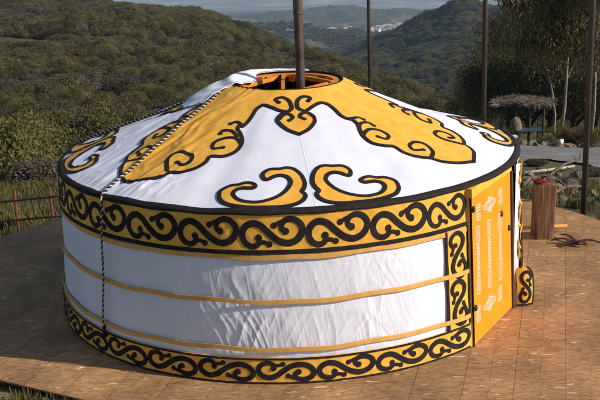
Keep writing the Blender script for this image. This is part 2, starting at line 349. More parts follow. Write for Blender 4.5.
# straps
def strap(z,w,off,a0,a1):
    mb=MB(); n=500; az=np.linspace(a0,a1,n); sag=.008*np.sin(np.radians(az)*9)+.006*np.sin(np.radians(az)*23)
    rows=[]
    for dz,o in((-w/2,-.006),(-w/2,0),(-w/2,0),(0,.001),(w/2,0),(w/2,0),(w/2,-.006)):
        zz=z+sag+dz; R=wallR(zz)+off+o+.004*vnoise(az*.4,az*0); a=np.radians(az); rows.append(np.stack([R*np.cos(a),R*np.sin(a),zz],1))
    V=np.concatenate(rows); mb.add(V,[(r*n+i,r*n+i+1,(r+1)*n+i+1,(r+1)*n+i) for r in (0,2,3,5) for i in range(n-1)])
    mb.build('wall_strap',M_strap,yurt)
strap(1.446,.056,.030,AZB+.3,360+AZA-.3); strap(.95,.05,.036,AZB+.3,360+AZA-.1); strap(.407,.05,.036,AZB+.3,360+AZA-.1)
# roof cover
na,nr=1440,130; az=np.linspace(-180,180,na,endpoint=False); rr=np.linspace(RRG,RE,nr)
Rm,Am=np.meshgrid(rr,az); P=np.stack([(Rm*np.cos(np.radians(Am))).ravel(),(Rm*np.sin(np.radians(Am))).ravel()],1)
mk('roof_cover',roofmap(P,0),grid(na,nr,True),M_white,yurt)
for ax in (-85,5,95,185):
    mb=MB(); q=np.arange(1.66,2.96,.03); a_=R_(ax+.3)+.004*np.sin(q*3); stroke(mb,np.stack([q*np.cos(a_),q*np.sin(a_)],1),.008,roofmap,.0003,.0018,0,False,False); mb.build('roof_seam',M_white,yurt)
# eave trim: black, folds over the eave
rows=[]; az=np.linspace(-180,180,720,endpoint=False); ca,sa=np.cos(np.radians(az)),np.sin(np.radians(az))
rows.append(roofmap(np.stack([(RE-.046)*ca,(RE-.046)*sa],1),.001)); rows.append(roofmap(np.stack([(RE-.044)*ca,(RE-.044)*sa],1),.0135)); rows.append(roofmap(np.stack([(RE-.022)*ca,(RE-.022)*sa],1),.014)); rows.append(roofmap(np.stack([(RE-.004)*ca,(RE-.004)*sa],1),.010))
e=re_az(az)+.022
for dr,z in((.0,HE-.002),(.003,HE-.014),(.002,HE-.030),(-.03,HE-.032),(-.06,HE-.02)): rows.append(np.stack([(e+dr)*ca,(e+dr)*sa,np.full_like(az,z)+.004*np.sin(np.radians(az)*31)],1))
V=np.stack(rows,1).reshape(-1,3); mk('eave_trim',V,grid(720,len(rows),True),M_black,yurt)
# --- roof ornaments
AX0=-85.0
Bc=[(0,1.684),(4.3,1.596),(8.27,1.456),(8.82,1.346),(6.72,1.265),(4.9,1.228),(8.3,1.182),(13.29,1.108),(18.29,1.071),(22.0,1.122),(23.3,1.243),(23.4,1.379),(24.6,1.468),(26.88,1.522),(27.0,1.638),(25.6,1.721),(24.23,1.861),(24.9,2.012),(27.8,2.104),(31.0,2.156),(31.8,2.284),(34.0,2.405),(37.8,2.5),(39.9,2.611),(43.5,2.708),(48.4,2.785)]
CUR=[[(8.82,1.346),(6.72,1.265),(3.59,1.262),(1.88,1.329),(3.82,1.385)],
 [(4.96,1.216),(1.9,1.143),(3.0,.991),(8.13,.91),(13.0,.946),(10.2,1.016)],
 [(25.2,1.48),(27.8,1.49),(31.09,1.485),(32.6,1.54)],
 [(26.53,1.657),(29.39,1.61),(32.78,1.615),(33.6,1.693)],
 [(24.62,1.842),(27.45,1.778),(30.4,1.758),(33.47,1.811),(34.2,1.93),(31.42,1.99),(29.3,1.926)],
 [(38.0,2.49),(41.4,2.40),(42.6,2.245),(40.07,2.165),(36.8,2.193),(35.9,2.29),(39.2,2.33)]]
BL=[(0,1.684),(4.56,1.572),(8.7,1.423),(9.6,1.33),(7.3,1.235),(5.2,1.2),(9.3,1.168),(15.0,1.102),(20.2,1.062),(23.6,1.148),(24.2,1.299),(24.7,1.405),(25.8,1.49),(27.3,1.47),(27.5,1.56),(24.9,1.642),(22.2,1.812),(22.8,1.983),(26.0,2.10),(30.0,2.135),(30.2,2.251),(31.9,2.376),(35.2,2.462),(38.6,2.50),(39.2,2.585),(41.8,2.675),(48.4,2.785)]
CL=[CUR[0],CUR[1],[(25.7,1.50),(29.9,1.435),(32.4,1.487)],[(25.46,1.70),(29.46,1.617),(32.9,1.641),(33.2,1.70)],[(22.2,1.84),(25.6,1.744),(29.9,1.77),(32.6,1.873),(31.2,1.986),(28.0,1.945)],[(39.6,2.48),(42.9,2.32),(43.4,2.2),(40.8,2.14),(36.6,2.156),(35.2,2.264),(36.6,2.345),(39.2,2.315)]]
def toxy(P,ax,sgn,sc):
    P=np.array(P,float); 
    ph=P[:,0].copy(); ph=np.where(ph>16,16+(ph-16)*(48.4*sc-16)/(48.4-16),ph)
    a=np.radians(ax+sgn*ph); q=rs(P[:,1]); return np.stack([q*np.cos(a),q*np.sin(a)],1)
def fill_poly(mb,loop,off,mi=0,step=.035,mapf=roofmap):
    loop=np.array(loop); mn=loop.min(0); mx=loop.max(0)
    gx,gy=np.meshgrid(np.arange(mn[0],mx[0],step),np.arange(mn[1],mx[1],step)); G=np.stack([gx.ravel(),gy.ravel()],1)+.003
    # inside test
    x,y=G[:,0],G[:,1]; ins=np.zeros(len(G),bool); k=len(loop); dmin=np.full(len(G),9.)
    for i in range(k):
        x0,y0=loop[i]; x1,y1=loop[(i+1)%k]
        c=((y0>y)!=(y1>y)); 
        with np.errstate(all='ignore'): xx=(x1-x0)*(y-y0)/(y1-y0+1e-15)+x0
        ins^=c&(x<xx)
        L=(x1-x0)**2+(y1-y0)**2+1e-12; t=np.clip(((x-x0)*(x1-x0)+(y-y0)*(y1-y0))/L,0,1); dmin=np.minimum(dmin,np.hypot(x-x0-t*(x1-x0),y-y0-t*(y1-y0)))
    G=G[ins&(dmin>step*.35)]
    allv=[Vector(p) for p in loop]+[Vector(p) for p in G]
    vs,es,fs,*_=delaunay_2d_cdt(allv,[],[list(range(k))],1,1e-6)
    V=mapf(np.array([(v.x,v.y) for v in vs]),off); mb.add(V,[tuple(f) for f in fs],mi)
mbf=MB(); SW=.045
axes=[AX0+90*i for i in range(4)]
for i,ax in enumerate(axes):
    nxt=[(48.4,41.6,48.4,41.6),(48.4,41.6,48.4,41.6)]
    sc=(48.4 if i%2==0 else 41.6)/48.4
    for sgn in(1,-1):
        BB=Bc if sgn>0 else BL; b=toxy(BB,ax,sgn,sc); bs=spline(b[:5],6); 
        bs=np.concatenate([spline(b[:6],6)[:-1],spline(b[5:-3],6)[:-1],spline(b[-4:],6)])
        a_tip=math.radians(ax+sgn*48.4*sc); a_ax=math.radians(ax)
        inner=[((RRG+.004)*math.cos(t),(RRG+.004)*math.sin(t)) for t in np.linspace(a_tip,a_ax,16)]
        rad1=[(r*math.cos(a_tip),r*math.sin(a_tip)) for r in np.arange(2.62,.8,-.06)]
        rad0=[(r*math.cos(a_ax),r*math.sin(a_ax)) for r in np.arange(.8,1.60,.06)]
        loop=[tuple(p) for p in bs]+rad1+inner+rad0
        fill_poly(mbf,loop,.009,0,.022)
        stroke(mbf,bs,SW,roofmap,.001,.0125,1)
        for q,c in enumerate(CUR if sgn>0 else CL):
            s=spline(toxy(c,ax,sgn,sc),6); k=len(s)
            w=SW*np.linspace(1.0,.85,k)*(1.25 if q<2 else 1.08); stroke(mbf,s,w,roofmap,.006,.0127+.0003*q,1,blob1=SW*.62)
mbf.build('crown_ornament',[M_yel,M_black],yurt)
HO=[(10.6,2.53),(11.3,2.45),(10.6,2.385),(9.3,2.352),(7.0,2.345),(5.0,2.325),(3.0,2.352),(1.3,2.46),(.6,2.60),(.95,2.70),(1.6,2.765),(.9,2.822),(1.4,2.90),(3.0,2.966),(5.6,3.008),(8.9,3.022),(12.2,3.022),(15.6,3.0),(18.2,2.955),(20.0,2.87),(20.7,2.765),(20.2,2.70),(18.6,2.645),(16.9,2.635),(15.4,2.598),(13.7,2.603),(12.6,2.645),(13.0,2.685),(14.4,2.688),(15.8,2.69),(17.1,2.73),(17.3,2.80),(15.9,2.885),(13.8,2.93),(11.0,2.937),(8.2,2.88),(6.0,2.79),(4.5,2.68),(3.95,2.575),(4.9,2.49),(6.6,2.46),(8.4,2.485),(9.6,2.53)]
for ax in axes:
    for sgn in(1,-1):
        mb=MB(); P=np.array(HO); a=np.radians(ax-0+sgn*(P[:,0]+.4)); q=rs(P[:,1]); XY=np.stack([q*np.cos(a),q*np.sin(a)],1); s=spline(XY,4,True)
        fill_poly(mb,s,.009,0,.025); stroke(mb,s,.046,roofmap,.001,.0125,1,closed=True)
        mb.build('horn_ornament',[M_yel,M_black],yurt)
# crown opening rim (black cord)
t=np.radians(np.linspace(0,360,181)); mb=MB()
stroke(mb,np.stack([RRG*np.cos(t[:-1]),RRG*np.sin(t[:-1])],1),.016,roofmap,-.010,.014,0,closed=True); mb.build('crown_rim_trim',M_black,yurt)
# crown ring
ring=thing('tmp','','') ; bpy.data.objects.remove(ring)
mb=MB(); n=96
for (r0,r1,z0,z1,mi) in((.62,.70,2.765,2.812,0),(.625,.695,2.70,2.762,1)):
    V=[];F=[]
    for k in range(n):
        a=2*math.pi*k/n
        for r,z in((r0,z0),(r1,z0),(r1,z1),(r0,z1)): V.append((r*math.cos(a),r*math.sin(a),z))
    for k in range(n):
        for j in range(4): F.append((k*4+j,k*4+(j+1)%4,((k+1)%n)*4+(j+1)%4,((k+1)%n)*4+j))
    mb.add(V,F,mi)
# raised back is seen as alternating sockets
for k in range(24):
    a=2*math.pi*(k+.5)/24; mb.box((.605*math.cos(a),.605*math.sin(a),2.755),(.028,.085,.085),0 if k%2 else 1,rz=a)
cr=mb.build('crown_ring',[M_toono,M_red],yurt,smooth=False)
for p0,p1 in(((-.04,-.62,2.79),(-.04,.62,2.79)),((.60,-.1,2.79),(.10,.60,2.79)),((.62,.02,2.77),(.12,-.60,2.77)),((-.6,-.12,2.77),(-.12,.6,2.77))):
    d=np.array(p1)-np.array(p0); mb=MB(); mb.box((np.array(p0)+np.array(p1))/2,(np.linalg.norm(d),.045,.05),0,rz=math.atan2(d[1],d[0])); mb.build('spoke',M_toono,cr,smooth=False)
# rafters and liner inside
for k in range(32):
    a=2*math.pi*(k+.5)/32; mb=MB(); mb.tube([(.66*math.cos(a),.66*math.sin(a),2.72),(2.86*math.cos(a),2.86*math.sin(a),1.86)],.018,6); mb.build('rafter',M_toono,yurt)
az=np.linspace(-180,180,120,endpoint=False); V=[]
for a in np.radians(az):
    for r,z in((.72,2.70),(1.8,2.28),(2.88,1.81),(2.88,.02)):
        rr_=r
        V.append((rr_*math.cos(a),rr_*math.sin(a),z))
mk('inner_lining',V,grid(120,4,True).tolist(),M_liner,yurt)
# smoke-hole flap folded back over the left of the crown
def flapmap(s,t,off):
    # s 0..1 along crown rim from back right to front-left, t 0..1 outward
    a=np.radians(66+s*142); r0=.71-.01*s-.27*sst(.36,.62,s)*(1-.75*sst(.8,1,s)); r1=.92+.46*sst(.35,.9,s)-.18*sst(.9,1,s)
    r=r0+(r1-r0)*t; x=r*np.cos(a); y=r*np.sin(a)
    fold=.010*np.sin(t*11+s*7)+.006*np.sin(t*21+s*17)
    arch=(.012+.022*np.sin(math.pi*s)+.02*s)*np.sin(math.pi*np.clip(t*1.0,0,1))**.6
    z=HE+(HR-HE)*(RE-np.maximum(r,RRG))/(RE-RRG)+roofwr(x,y)+.028-.10*np.clip(.70-r,0,1)+arch+fold*np.sin(math.pi*t)
    return np.stack([x,y,z+off],-1)
ns,nt_=120,50; s,t=np.meshgrid(np.linspace(0,1,ns),np.linspace(0,1,nt_),indexing='ij')
V1=flapmap(s.ravel(),t.ravel(),0); V2=flapmap(s.ravel(),t.ravel(),-.014); F=grid(ns,nt_)
F=np.concatenate([F,F[:,::-1]+len(V1)])
edge=[]
bd=[i*nt_ for i in range(ns)]+[(ns-1)*nt_+j for j in range(nt_)]+[i*nt_+nt_-1 for i in range(ns-1,-1,-1)]+[j for j in range(nt_-1,-1,-1)]
n1=len(V1); edge=[(bd[i],bd[(i+1)%len(bd)],bd[(i+1)%len(bd)]+n1,bd[i]+n1) for i in range(len(bd)) if bd[i]!=bd[(i+1)%len(bd)]]
mk('crown_flap',np.concatenate([V1,V2]),F.tolist()+edge,M_white,yurt)
# --- door
LEAN=.036
def dmap(P,off): 
    xy=A2[None]+P[:,0:1]*DU[None]+DN[None]*(np.reshape(off,(-1,1))-LEAN*P[:,1:2])
    return np.stack([xy[:,0],xy[:,1],P[:,1]],1)
def dbox(mb,u0,u1,z0,z1,d0,d1,mi=0):
    c=A2+DU*(u0+u1)/2+DN*(d0+d1)/2; b0=len(mb.v); mb.box((c[0],c[1],(z0+z1)/2),(u1-u0,abs(d1-d0),z1-z0),mi,rz=math.atan2(DU[1],DU[0]))
    mb.v[b0:]=[(x-DN[0]*LEAN*z,y-DN[1]*LEAN*z,z) for x,y,z in mb.v[b0:]]
mb=MB(); 
nu,nz=60,80; uu=np.linspace(0,DW,nu); zz=np.linspace(.012,1.80,nz); Um,Zm=np.meshgrid(uu,zz,indexing='ij')
P=np.stack([Um.ravel(),Zm.ravel()],1); bul=.012*np.sin(math.pi*P[:,0]/DW)*np.sin(math.pi*P[:,1]/1.8)+.008*(fbm(P[:,0]*1.5,P[:,1]*1.2,3)-.5)
def dmapb(P,off):
    b=.012*np.sin(math.pi*np.clip(P[:,0]/DW,0,1))*np.sin(math.pi*np.clip(P[:,1]/1.8,0,1))+.008*(fbm(P[:,0]*1.5,P[:,1]*1.2,3)-.5)
    return dmap(P,off+b)
mb.add(dmapb(P,.006),grid(nu,nz)); dbox(mb,0,DW,.01,1.80,-.04,-.008)
door=mb.build('door_panel',M_orange,yurt)
mb=MB()
def dst(P,w=.012,closed=False,n=4,blob=0): stroke(mb,spline(P,n,closed),w,dmapb,.0055,.010,0,closed=closed,blob1=blob)
def rectloop(u0,u1,z0,z1): 
    for a,b in(((u0,z0),(u1,z0)),((u1,z0),(u1,z1)),((u1,z1),(u0,z1)),((u0,z1),(u0,z0))): stroke(mb,np.linspace(a,b,6),.010,dmapb,.0055,.0095,0)
def circ(u,z,ru,rz_,w=.011):
    t=np.linspace(0,2*math.pi,25)[:-1]; stroke(mb,np.stack([u+ru*np.cos(t),z+rz_*np.sin(t)],1),w,dmapb,.0055,.0102,0,closed=True)
for (u,z0,z1) in((.165,.60,1.41),(.51,.56,1.39),(.88,.53,1.36)):
    mb=MB()
    hw_=.052
    for (a,b) in((z0,z0+.20),(z1-.20,z1)):
        rectloop(u-hw_,u+hw_,a,b); rectloop(u-hw_+.03,u+hw_-.03,a+.035,b-.035)
        stroke(mb,np.array([(u-hw_,(a+b)/2),(u-.02,(a+b)/2)]),.01,dmapb,.0055,.0092,0); stroke(mb,np.array([(u+.02,(a+b)/2),(u+hw_,(a+b)/2)]),.01,dmapb,.0055,.0092,0)
    zc=(z0+z1)/2; 
    for k in(-2,-1,0,1,2): 
        circ(u,zc+k*.075,.042,.036); stroke(mb,np.array([(u-.022,zc+k*.075),(u+.022,zc+k*.075)]),.014,dmapb,.0055,.0099,0)
        if k<2: stroke(mb,np.array([(u-.03,zc+k*.075+.03),(u+.03,zc+k*.075+.046)]),.010,dmapb,.0055,.0096,0)
    mb.build('lattice_ornament',M_pink,door)
for (uc,zc) in((.56,1.575),(.50,.355)):
    mb=MB()
    for du,dz,ru,rz_ in((0,0,.11,.045),(0,0,.07,.09),(-.08,0,.06,.05),(.08,0,.06,.05),(0,0,.035,.035),(-.17,.0,.035,.025),(.17,.0,.035,.025),(0,.055,.05,.02),(0,-.055,.05,.02)): circ(uc+du,zc+dz,ru,rz_,.012)
    mb.build('medallion_ornament',M_pink,door)
    for sg in(-1,1):
        mb=MB()
        for dz in(-.055,.055):
            u=uc+sg*.36; rectloop(u-.06,u+.06,zc+dz-.035,zc+dz+.035); stroke(mb,np.array([(u-.06,zc+dz),(u+.06,zc+dz)]),.014,dmapb,.0055,.0093,0)
        stroke(mb,np.array([(uc+sg*.36+sg*.058,zc-.09),(uc+sg*.36+sg*.058,zc+.09)]),.012,dmapb,.0055,.0091,0)
        mb.build('corner_ornament',M_pink,door)
for u,z in((.935,1.355),(1.20,1.10),(.03,1.66),(.035,.47)):
    mb=MB(); c=dmap(np.array([[u,z]]),.02)[0]; mb.tube([c-np.array([0,0,.035]),c,c+np.array([0,0,.035])],[.014,.024,.014],8); mb.build('door_handle' if u>.5 else 'door_hinge',M_rust,door)
mb=MB(); dbox(mb,-.02,DW+.02,1.803,1.905,-.10,.022); mb.build('door_lintel',M_yel,yurt,smooth=False)
mb=MB(); dbox(mb,-.014,-.002,.0,1.80,-.012,.012); mb.build('door_jamb',M_black,yurt,smooth=False)
mb=MB(); zq=np.linspace(.005,1.90,30); Vq=[]
for z in zq:
    Rq=float(wallR(z))+.024; aq=R_(AZA-.1); dq=dmap(np.array([[-.012,z]]),-.004)[0]
    Vq+=[(Rq*math.cos(aq),Rq*math.sin(aq),z),tuple(dq)]
mb.add(Vq,grid(30,2).tolist()); mb.build('door_return_cloth',M_yel,yurt)
mb=MB(); dbox(mb,DW+.004,DW+.05,.0,1.80,-.03,.03); mb.build('door_jamb',M_rust,yurt,smooth=False)
# door flap edge cloth + cord between door and wall
mb=MB(); e0=A2+DU*(DW+.052); a=math.radians(AZB+.1); e1=np.array([3.045*math.cos(a),3.045*math.sin(a)])
n=40
V=[];
for z in np.linspace(.01,1.88,n): 
    w=.012*math.sin(z*14); V+= [(e0[0],e0[1],z),((e0[0]+e1[0])/2+.02+w,(e0[1]+e1[1])/2-.02,z),(e1[0],e1[1],z)]
mb.add(V,grid(n,3).tolist()); mb.build('door_edge_cloth',M_white,yurt)
mb=MB(); pts=[]
for z in np.linspace(.28,1.90,120):
    k=.02*math.sin(z*11); pts.append(((e0[0]*.35+e1[0]*.65)+.024+k*.6,(e0[1]*.35+e1[1]*.65)-.022+k*.2,z))
mb.tube(pts,[.009+.018*max(0,math.cos((p[2]-.2)*2*math.pi/.29))**6 for p in pts],8); cord=mb.build('tie_cord',M_yel,yurt)
F0=np.array([2.83,-1.19]); F1=np.array([3.06,-1.13]); FD=(F1-F0); FW=np.linalg.norm(FD); FD=FD/FW; FN=np.array([FD[1],-FD[0]])
def fmap(P,off):
    b=.03*np.sin(math.pi*np.clip(P[:,0]/FW,0,1))+.02*np.sin(P[:,1]*9)+off
    return np.stack([F0[0]+FD[0]*P[:,0]+FN[0]*b,F0[1]+FD[1]*P[:,0]+FN[1]*b,P[:,1]],1)
mb=MB(); zf=np.linspace(.012,.52,24); uf=np.linspace(0,FW,9); Uf,Zf=np.meshgrid(uf,zf,indexing='ij'); wv=FW*(1-.35*np.clip((Zf-.38)/.14,0,1)**2); Pf=np.stack([(Uf/FW*wv).ravel(),Zf.ravel()],1)
mb.add(fmap(Pf,0),grid(9,24),0); stroke(mb,np.stack([FW-.012-.35*FW*np.clip((zf-.38)/.14,0,1)**2,zf],1),.022,fmap,.001,.004,1)
stroke(mb,np.array([(a_,.022) for a_ in np.linspace(.01,FW-.01,6)]),.02,fmap,.001,.0045,1,False,False)
motif(mb,.02,FW-.03,.04,.47,vertical=True,flip=True,mapf=fmap); mb.build('band_end_flap',[M_yel,M_black],yurt)
# --- twisted ropes
def rope(pts,name,parent,r=.0105,pitch=.066):
    P=spline(pts,40); seg=np.linalg.norm(np.diff(P,axis=0),axis=1); L=np.concatenate([[0],np.cumsum(seg)]); n=int(L[-1]/pitch*10)
    q=np.stack([np.interp(np.linspace(0,L[-1],n),L,P[:,i]) for i in range(3)],1); d=np.gradient(q,axis=0); d/=np.linalg.norm(d,axis=1)[:,None]
    up=np.tile([.3,.2,.93],(n,1)); a=np.cross(d,up); a/=np.linalg.norm(a,axis=1)[:,None]; b=np.cross(d,a); ph=np.linspace(0,L[-1],n)/pitch*2*math.pi
    mb=MB()
    for k in(0,1):
        c=q+r*.85*(np.cos(ph+k*math.pi)[:,None]*a+np.sin(ph+k*math.pi)[:,None]*b); mb.tube(list(c),r,6,k)
    return mb.build(name,[M_rw,M_black],parent)
M_rw=mat('pale_rope_fibre',[(.36,.32,.27),(.52,.47,.41)],30,.9)
def rp(az,R,off=.035): return roofmap(np.array([[R*math.cos(R_(az)),R*math.sin(R_(az))]]),off)[0]
def wp(az,z,off=.085): R=float(wallR(z))+off; return (R*math.cos(R_(az)),R*math.sin(R_(az)),z)
def rline(a0,r0,a1,r1,n=9):
    p0=np.array([r0*math.cos(R_(a0)),r0*math.sin(R_(a0))]); p1=np.array([r1*math.cos(R_(a1)),r1*math.sin(R_(a1))]); out=[]
    for t in np.linspace(0,1,n): p=p0+(p1-p0)*t; out.append(roofmap(p[None],.034)[0])
    return out
rope(rline(-153,.92,-134.5,2.985)+[wp(-134.3,1.93,.06),wp(-134,1.86,.055)],'roof_rope',yurt)
rope([wp(-134,1.86,.06),wp(-133.9,1.45,.09),wp(-134.3,1.0,.075),wp(-134.9,.7,.075),wp(-135.2,.42,.075),wp(-135.3,.36,.06)],'wall_rope',yurt,r=.008)
wr_=bpy.data.objects['wall_rope']
mb=MB(); c=np.array(wp(-135.3,.36,.06)); mb.tube([c+[0,0,.03],c,c-[0,0,.02],c-[0,0,.11]],[.014,.026,.02,.034],10); mb.build('tassel',M_black,wr_)
rope(rline(-155,.92,171,2.99),'roof_rope',yurt,r=.0105)
# ------------------------------------------------------------------ stove pipe
sp=thing('stove_pipe','rusty brown stove pipe rising straight out of the open yurt crown','stove pipe',(.19,.05,.0))
def pipe_geo(z0,z1,r,flare=0):
    mb=MB(); mb.tube([(0,0,z0),(0,0,z1)],r,28,0,cap=False); mb.tube([(0,0,z0),(0,0,z1)],r-.003,28,0,cap=False); return mb
pipe_geo(.02,3.72,.060).build('pipe_section',M_rust,sp); pipe_geo(3.69,5.2,.0635).build('pipe_section',M_rust,sp)
mb=MB(); mb.tube([(0,0,3.67),(0,0,3.675),(0,0,3.70),(0,0,3.705)],[.064,.067,.067,.064],28); mb.build('joint_collar',M_rust,sp)
# ------------------------------------------------------------------ deck
def deck_outline():
    pts=[]
    for a in np.arange(-22,212,3): 
        r=5.38+.03*math.sin(a*.3)+(.25*sst(150,180,a) if a>150 else 0)+(0 if a<150 else 0); pts.append((r*math.cos(R_(a)),r*math.sin(R_(a))))
    p=np.array([-3.34,-2.74]); d=np.array([.866,-.46]); d/=np.linalg.norm(d)
    pts+= [tuple(p-d*1.5),tuple(p+d*.0),tuple(p+d*1.3),tuple(p+d*4.5),(4.9,-6.2),(5.6,-3.2)]
    return pts
do=deck_outline(); k=len(do)
deck=thing('deck','round plywood strip deck carrying the yurt, brown boards with dark seams','deck')
mb=MB(); mb.add([(x,y,0) for x,y in do]+[(x,y,-.022) for x,y in do],[tuple(range(k)),tuple(range(2*k-1,k-1,-1))]+[(i,k+i,k+(i+1)%k,(i+1)%k) for i in range(k)]); mb.build('board_sheet',M_deck,deck,smooth=False)
mb=MB(); s=.985; mb.add([(x*s,y*s,-.0235) for x,y in do]+[(x*s,y*s,-.12) for x,y in do],[tuple(range(k)),tuple(range(2*k-1,k-1,-1))]+[(i,k+i,k+(i+1)%k,(i+1)%k) for i in range(k)]); mb.build('rim_joist',M_dtwig,deck,smooth=False)
# ------------------------------------------------------------------ terrain
PX=np.array([-400,-200,0,100,200,250,300,350,400,440,470,520,600,800,1000.])
DD=np.array([90,130,200,260,330,420,520,700,900,1200,1600,2200,3000,3800,4600,6500,9000,22000.])
H_=200
TB=np.array([ # -400 -200    0   100  200  250  300  350  400  440  470  520  600  800 1000
 [154,152,150,150,150,151,152,156,160,162,160,150,150,150,150],
 [116,116,115,115,116,120,125,131,138,142,140,130,120,118,118],
 [ 74, 74, 74, 73, 76, 84, 94,102,108,112,113,118,122,110,105],
 [ 48, 49, 49, 48, 52, 60, 74, 82, 86,100,118,125,118,100, 95],
 [ 29, 30, 30, 30, 33, 40, 58, 76,102,118,122,126,108, 92, 90],
 [ 14, 15, 15, 16, 19, 30, 56, 84,112,122,122,118,100, 84, 80],
 [  7,  8,  6, 10, 15, 32, 66, 90,114,116,112,108, 92, 76, 70],
 [ 12, 14, 12, 14, 20, 44, 78, 98,100, 96, 90, 84, 74, 60, 55],
 [ 30, 30, 28, 28, 36, 55, 72, 84, 76, 64, 56, 52, 48, 44, 42],
 [ 45, 45, 45, 45, 50, 60, 66, 64, 41, 24, 10, 24, 28, 28, 28],
 [ 50, 50, 50, 50, 54, 60, 60, 58, 52, 50, 45, 44, 44, 44, 44],
 [ 40, 40, 42, 42, 42, 36, 31, 45, 48, 46, 44, 44, 44, 44, 44],
 [ 36, 36, 36, 36, 36, 36, 36, 33, 32, 26, 26, 30, 34, 34, 34],
 [ 22, 20, 22, 22, 26, 26, 25, 25, 25, 24, 24, 20, 20, 18, 18],
 [ 20, 14, 20, 18, 20, 18, 14,  9, 10, 14, 16,  8,  8, 10, 10],
 [ 14, 14, 14, 13, 12, 11, 10, 10, 10, 10, 10,  9,  8,  8,  8],
 [  4,  4,  4,  3,  2,  1,  0, -1, -2, -2, -3, -4, -6, -8, -8],
 [-46,-46,-46,-47,-49,-50,-51,-53,-54,-55,-56,-58,-60,-62,-62]],float)
azc=np.arctan((PX-300)/FP)
def z_of(px,y,d):
    v=ray(px,y); return CO[2]+v[2]*d/math.hypot(v[0],v[1])
ZT=np.array([[z_of(min(max(p,-50),650),TB[i,j],DD[i]) for j,p in enumerate(PX)] for i in range(len(DD))])
near_d=np.array([0,9,13,18.4,20,26,34,45,60]); nearL=np.array([-.1,-.1,-.2,-1.15,-1.7,-2.6,-4.3,-6.6,-10.2]); nearR=np.array([-.1,-.1,-.2,-.95,-1.35,-2.4,-4.0,-5.75,-8.7])
Dall=np.concatenate([near_d,DD]); cl=np.linspace(0,1,len(PX)); rt=sst(350,520,PX)
ZN=nearL[:,None]*(1-rt)[None]+nearR[:,None]*rt[None]; ZN[:2]=-.1; ZN[2]=-.13
ZT[0]=ZT[0]*(1-rt)+(-16.5)*rt
for i,v in((0,-15.0),): ZT[i]=np.where(PX>=470,v,ZT[i])
ZT[1]=np.where(PX>=470,-24,ZT[1])
ZALL=np.concatenate([ZN,ZT])
lD=np.log(Dall+6)
def pchip(xg,Y,x):
    # monotone-ish cubic along axis 0
    h=np.diff(xg); dl=np.diff(Y,axis=0)/h[:,None]; m=np.zeros_like(Y)
    m[1:-1]=np.where(dl[:-1]*dl[1:]>0,2*dl[:-1]*dl[1:]/(dl[:-1]+dl[1:]+1e-12),0); m[0]=dl[0]; m[-1]=dl[-1]
    i=np.clip(np.searchsorted(xg,x)-1,0,len(xg)-2); t=((x-xg[i])/h[i])[:,None]; hh=h[i][:,None]
    return (2*t**3-3*t**2+1)*Y[i]+(t**3-2*t**2+t)*hh*m[i]+(-2*t**3+3*t**2)*Y[i+1]+(t**3-t**2)*hh*m[i+1]
def terr_z(x,y):
    x=np.atleast_1d(np.asarray(x,float)); y=np.atleast_1d(np.asarray(y,float)); dx=x-CO[0]; dy=y-CO[1]; d=np.hypot(dx,dy); a=np.arctan2(dx,dy)
    ac=np.clip(a,azc[0],azc[-1])
    col=pchip(lD,ZALL,np.log(np.clip(d,0,22000)+6)); # n x cols
    j=np.clip(np.searchsorted(azc,ac)-1,0,len(azc)-2); t=(ac-azc[j])/(azc[j+1]-azc[j]); t=t*t*(3-2*t)*.6+t*.4
    n=np.arange(len(x)); z=col[n,j]*(1-t)+col[n,j+1]*t
    behind=sst(1.2,2.2,np.abs(a)); z=z*(1-behind)+(-.1-.02*d)*behind
    z=z+(fbm(x/38+7,y/38,3)-.5)*np.clip((d-60)/200,0,1)*9+(vnoise(x/7,y/7)-.5)*np.clip((d-22)/60,0,1)*1.0
    rd=(1-np.abs(2*fbm(x/420+3,y/420+8,5)-1)); z=z+(rd-.75)*np.clip((d-500)/1500,0,1)*85*np.clip((7000-d)/3000,.05,1)
    z=z+(vnoise(x/2.2,y/2.2)-.5)*.16*np.clip((d-16.8)/3,0,1)+(vnoise(x*1.9,y*1.9)-.5)*.06
    return z
def ground(px,py,dmax=600):
    v=ray(px,py); v=v/math.hypot(v[0],v[1]); ts=np.concatenate([np.arange(8,80,.1),np.arange(80,dmax,.7)]); zz=terr_z(CO[0]+v[0]*ts,CO[1]+v[1]*ts)
    r=CO[2]+v[2]*ts; i=np.argmax(r<zz); 
    if i==0: i=len(ts)-1
    t=ts[i]; return np.array([CO[0]+v[0]*t,CO[1]+v[1]*t,zz[i]])
def at(px,d,dz=0):
    v=ray(px,60); h=math.hypot(v[0],v[1]); x=CO[0]+v[0]/h*d; y=CO[1]+v[1]/h*d; return np.array([x,y,float(terr_z(x,y)[0])+dz])
aa=np.concatenate([np.linspace(-180,-40,40)[:-1],np.linspace(-40,-19,60)[:-1],np.linspace(-19,19,480)[:-1],np.linspace(19,40,60)[:-1],np.linspace(40,180,41)[:-1]])
ds=np.concatenate([[.01],np.linspace(2,16,12)[:-1],np.exp(np.linspace(math.log(16),math.log(600),300))[:-1],np.exp(np.linspace(math.log(600),math.log(22000),260))])
Dm,Am=np.meshgrid(ds,np.radians(aa)); X=CO[0]+Dm*np.sin(Am); Y=CO[1]+Dm*np.cos(Am); Zt=np.concatenate([terr_z(X.ravel()[i:i+20000],Y.ravel()[i:i+20000]) for i in range(0,X.size,20000)])
tv=np.stack([X.ravel(),Y.ravel(),Zt],1); F=grid(len(aa),len(ds),True)[:,::-1]
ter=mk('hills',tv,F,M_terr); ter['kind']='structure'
d=Dm.ravel(); xx=X.ravel(); yy=Y.ravel(); ang=np.degrees(Am.ravel())
pxl=300+FP*np.tan(np.radians(np.clip(ang,-60,60)))
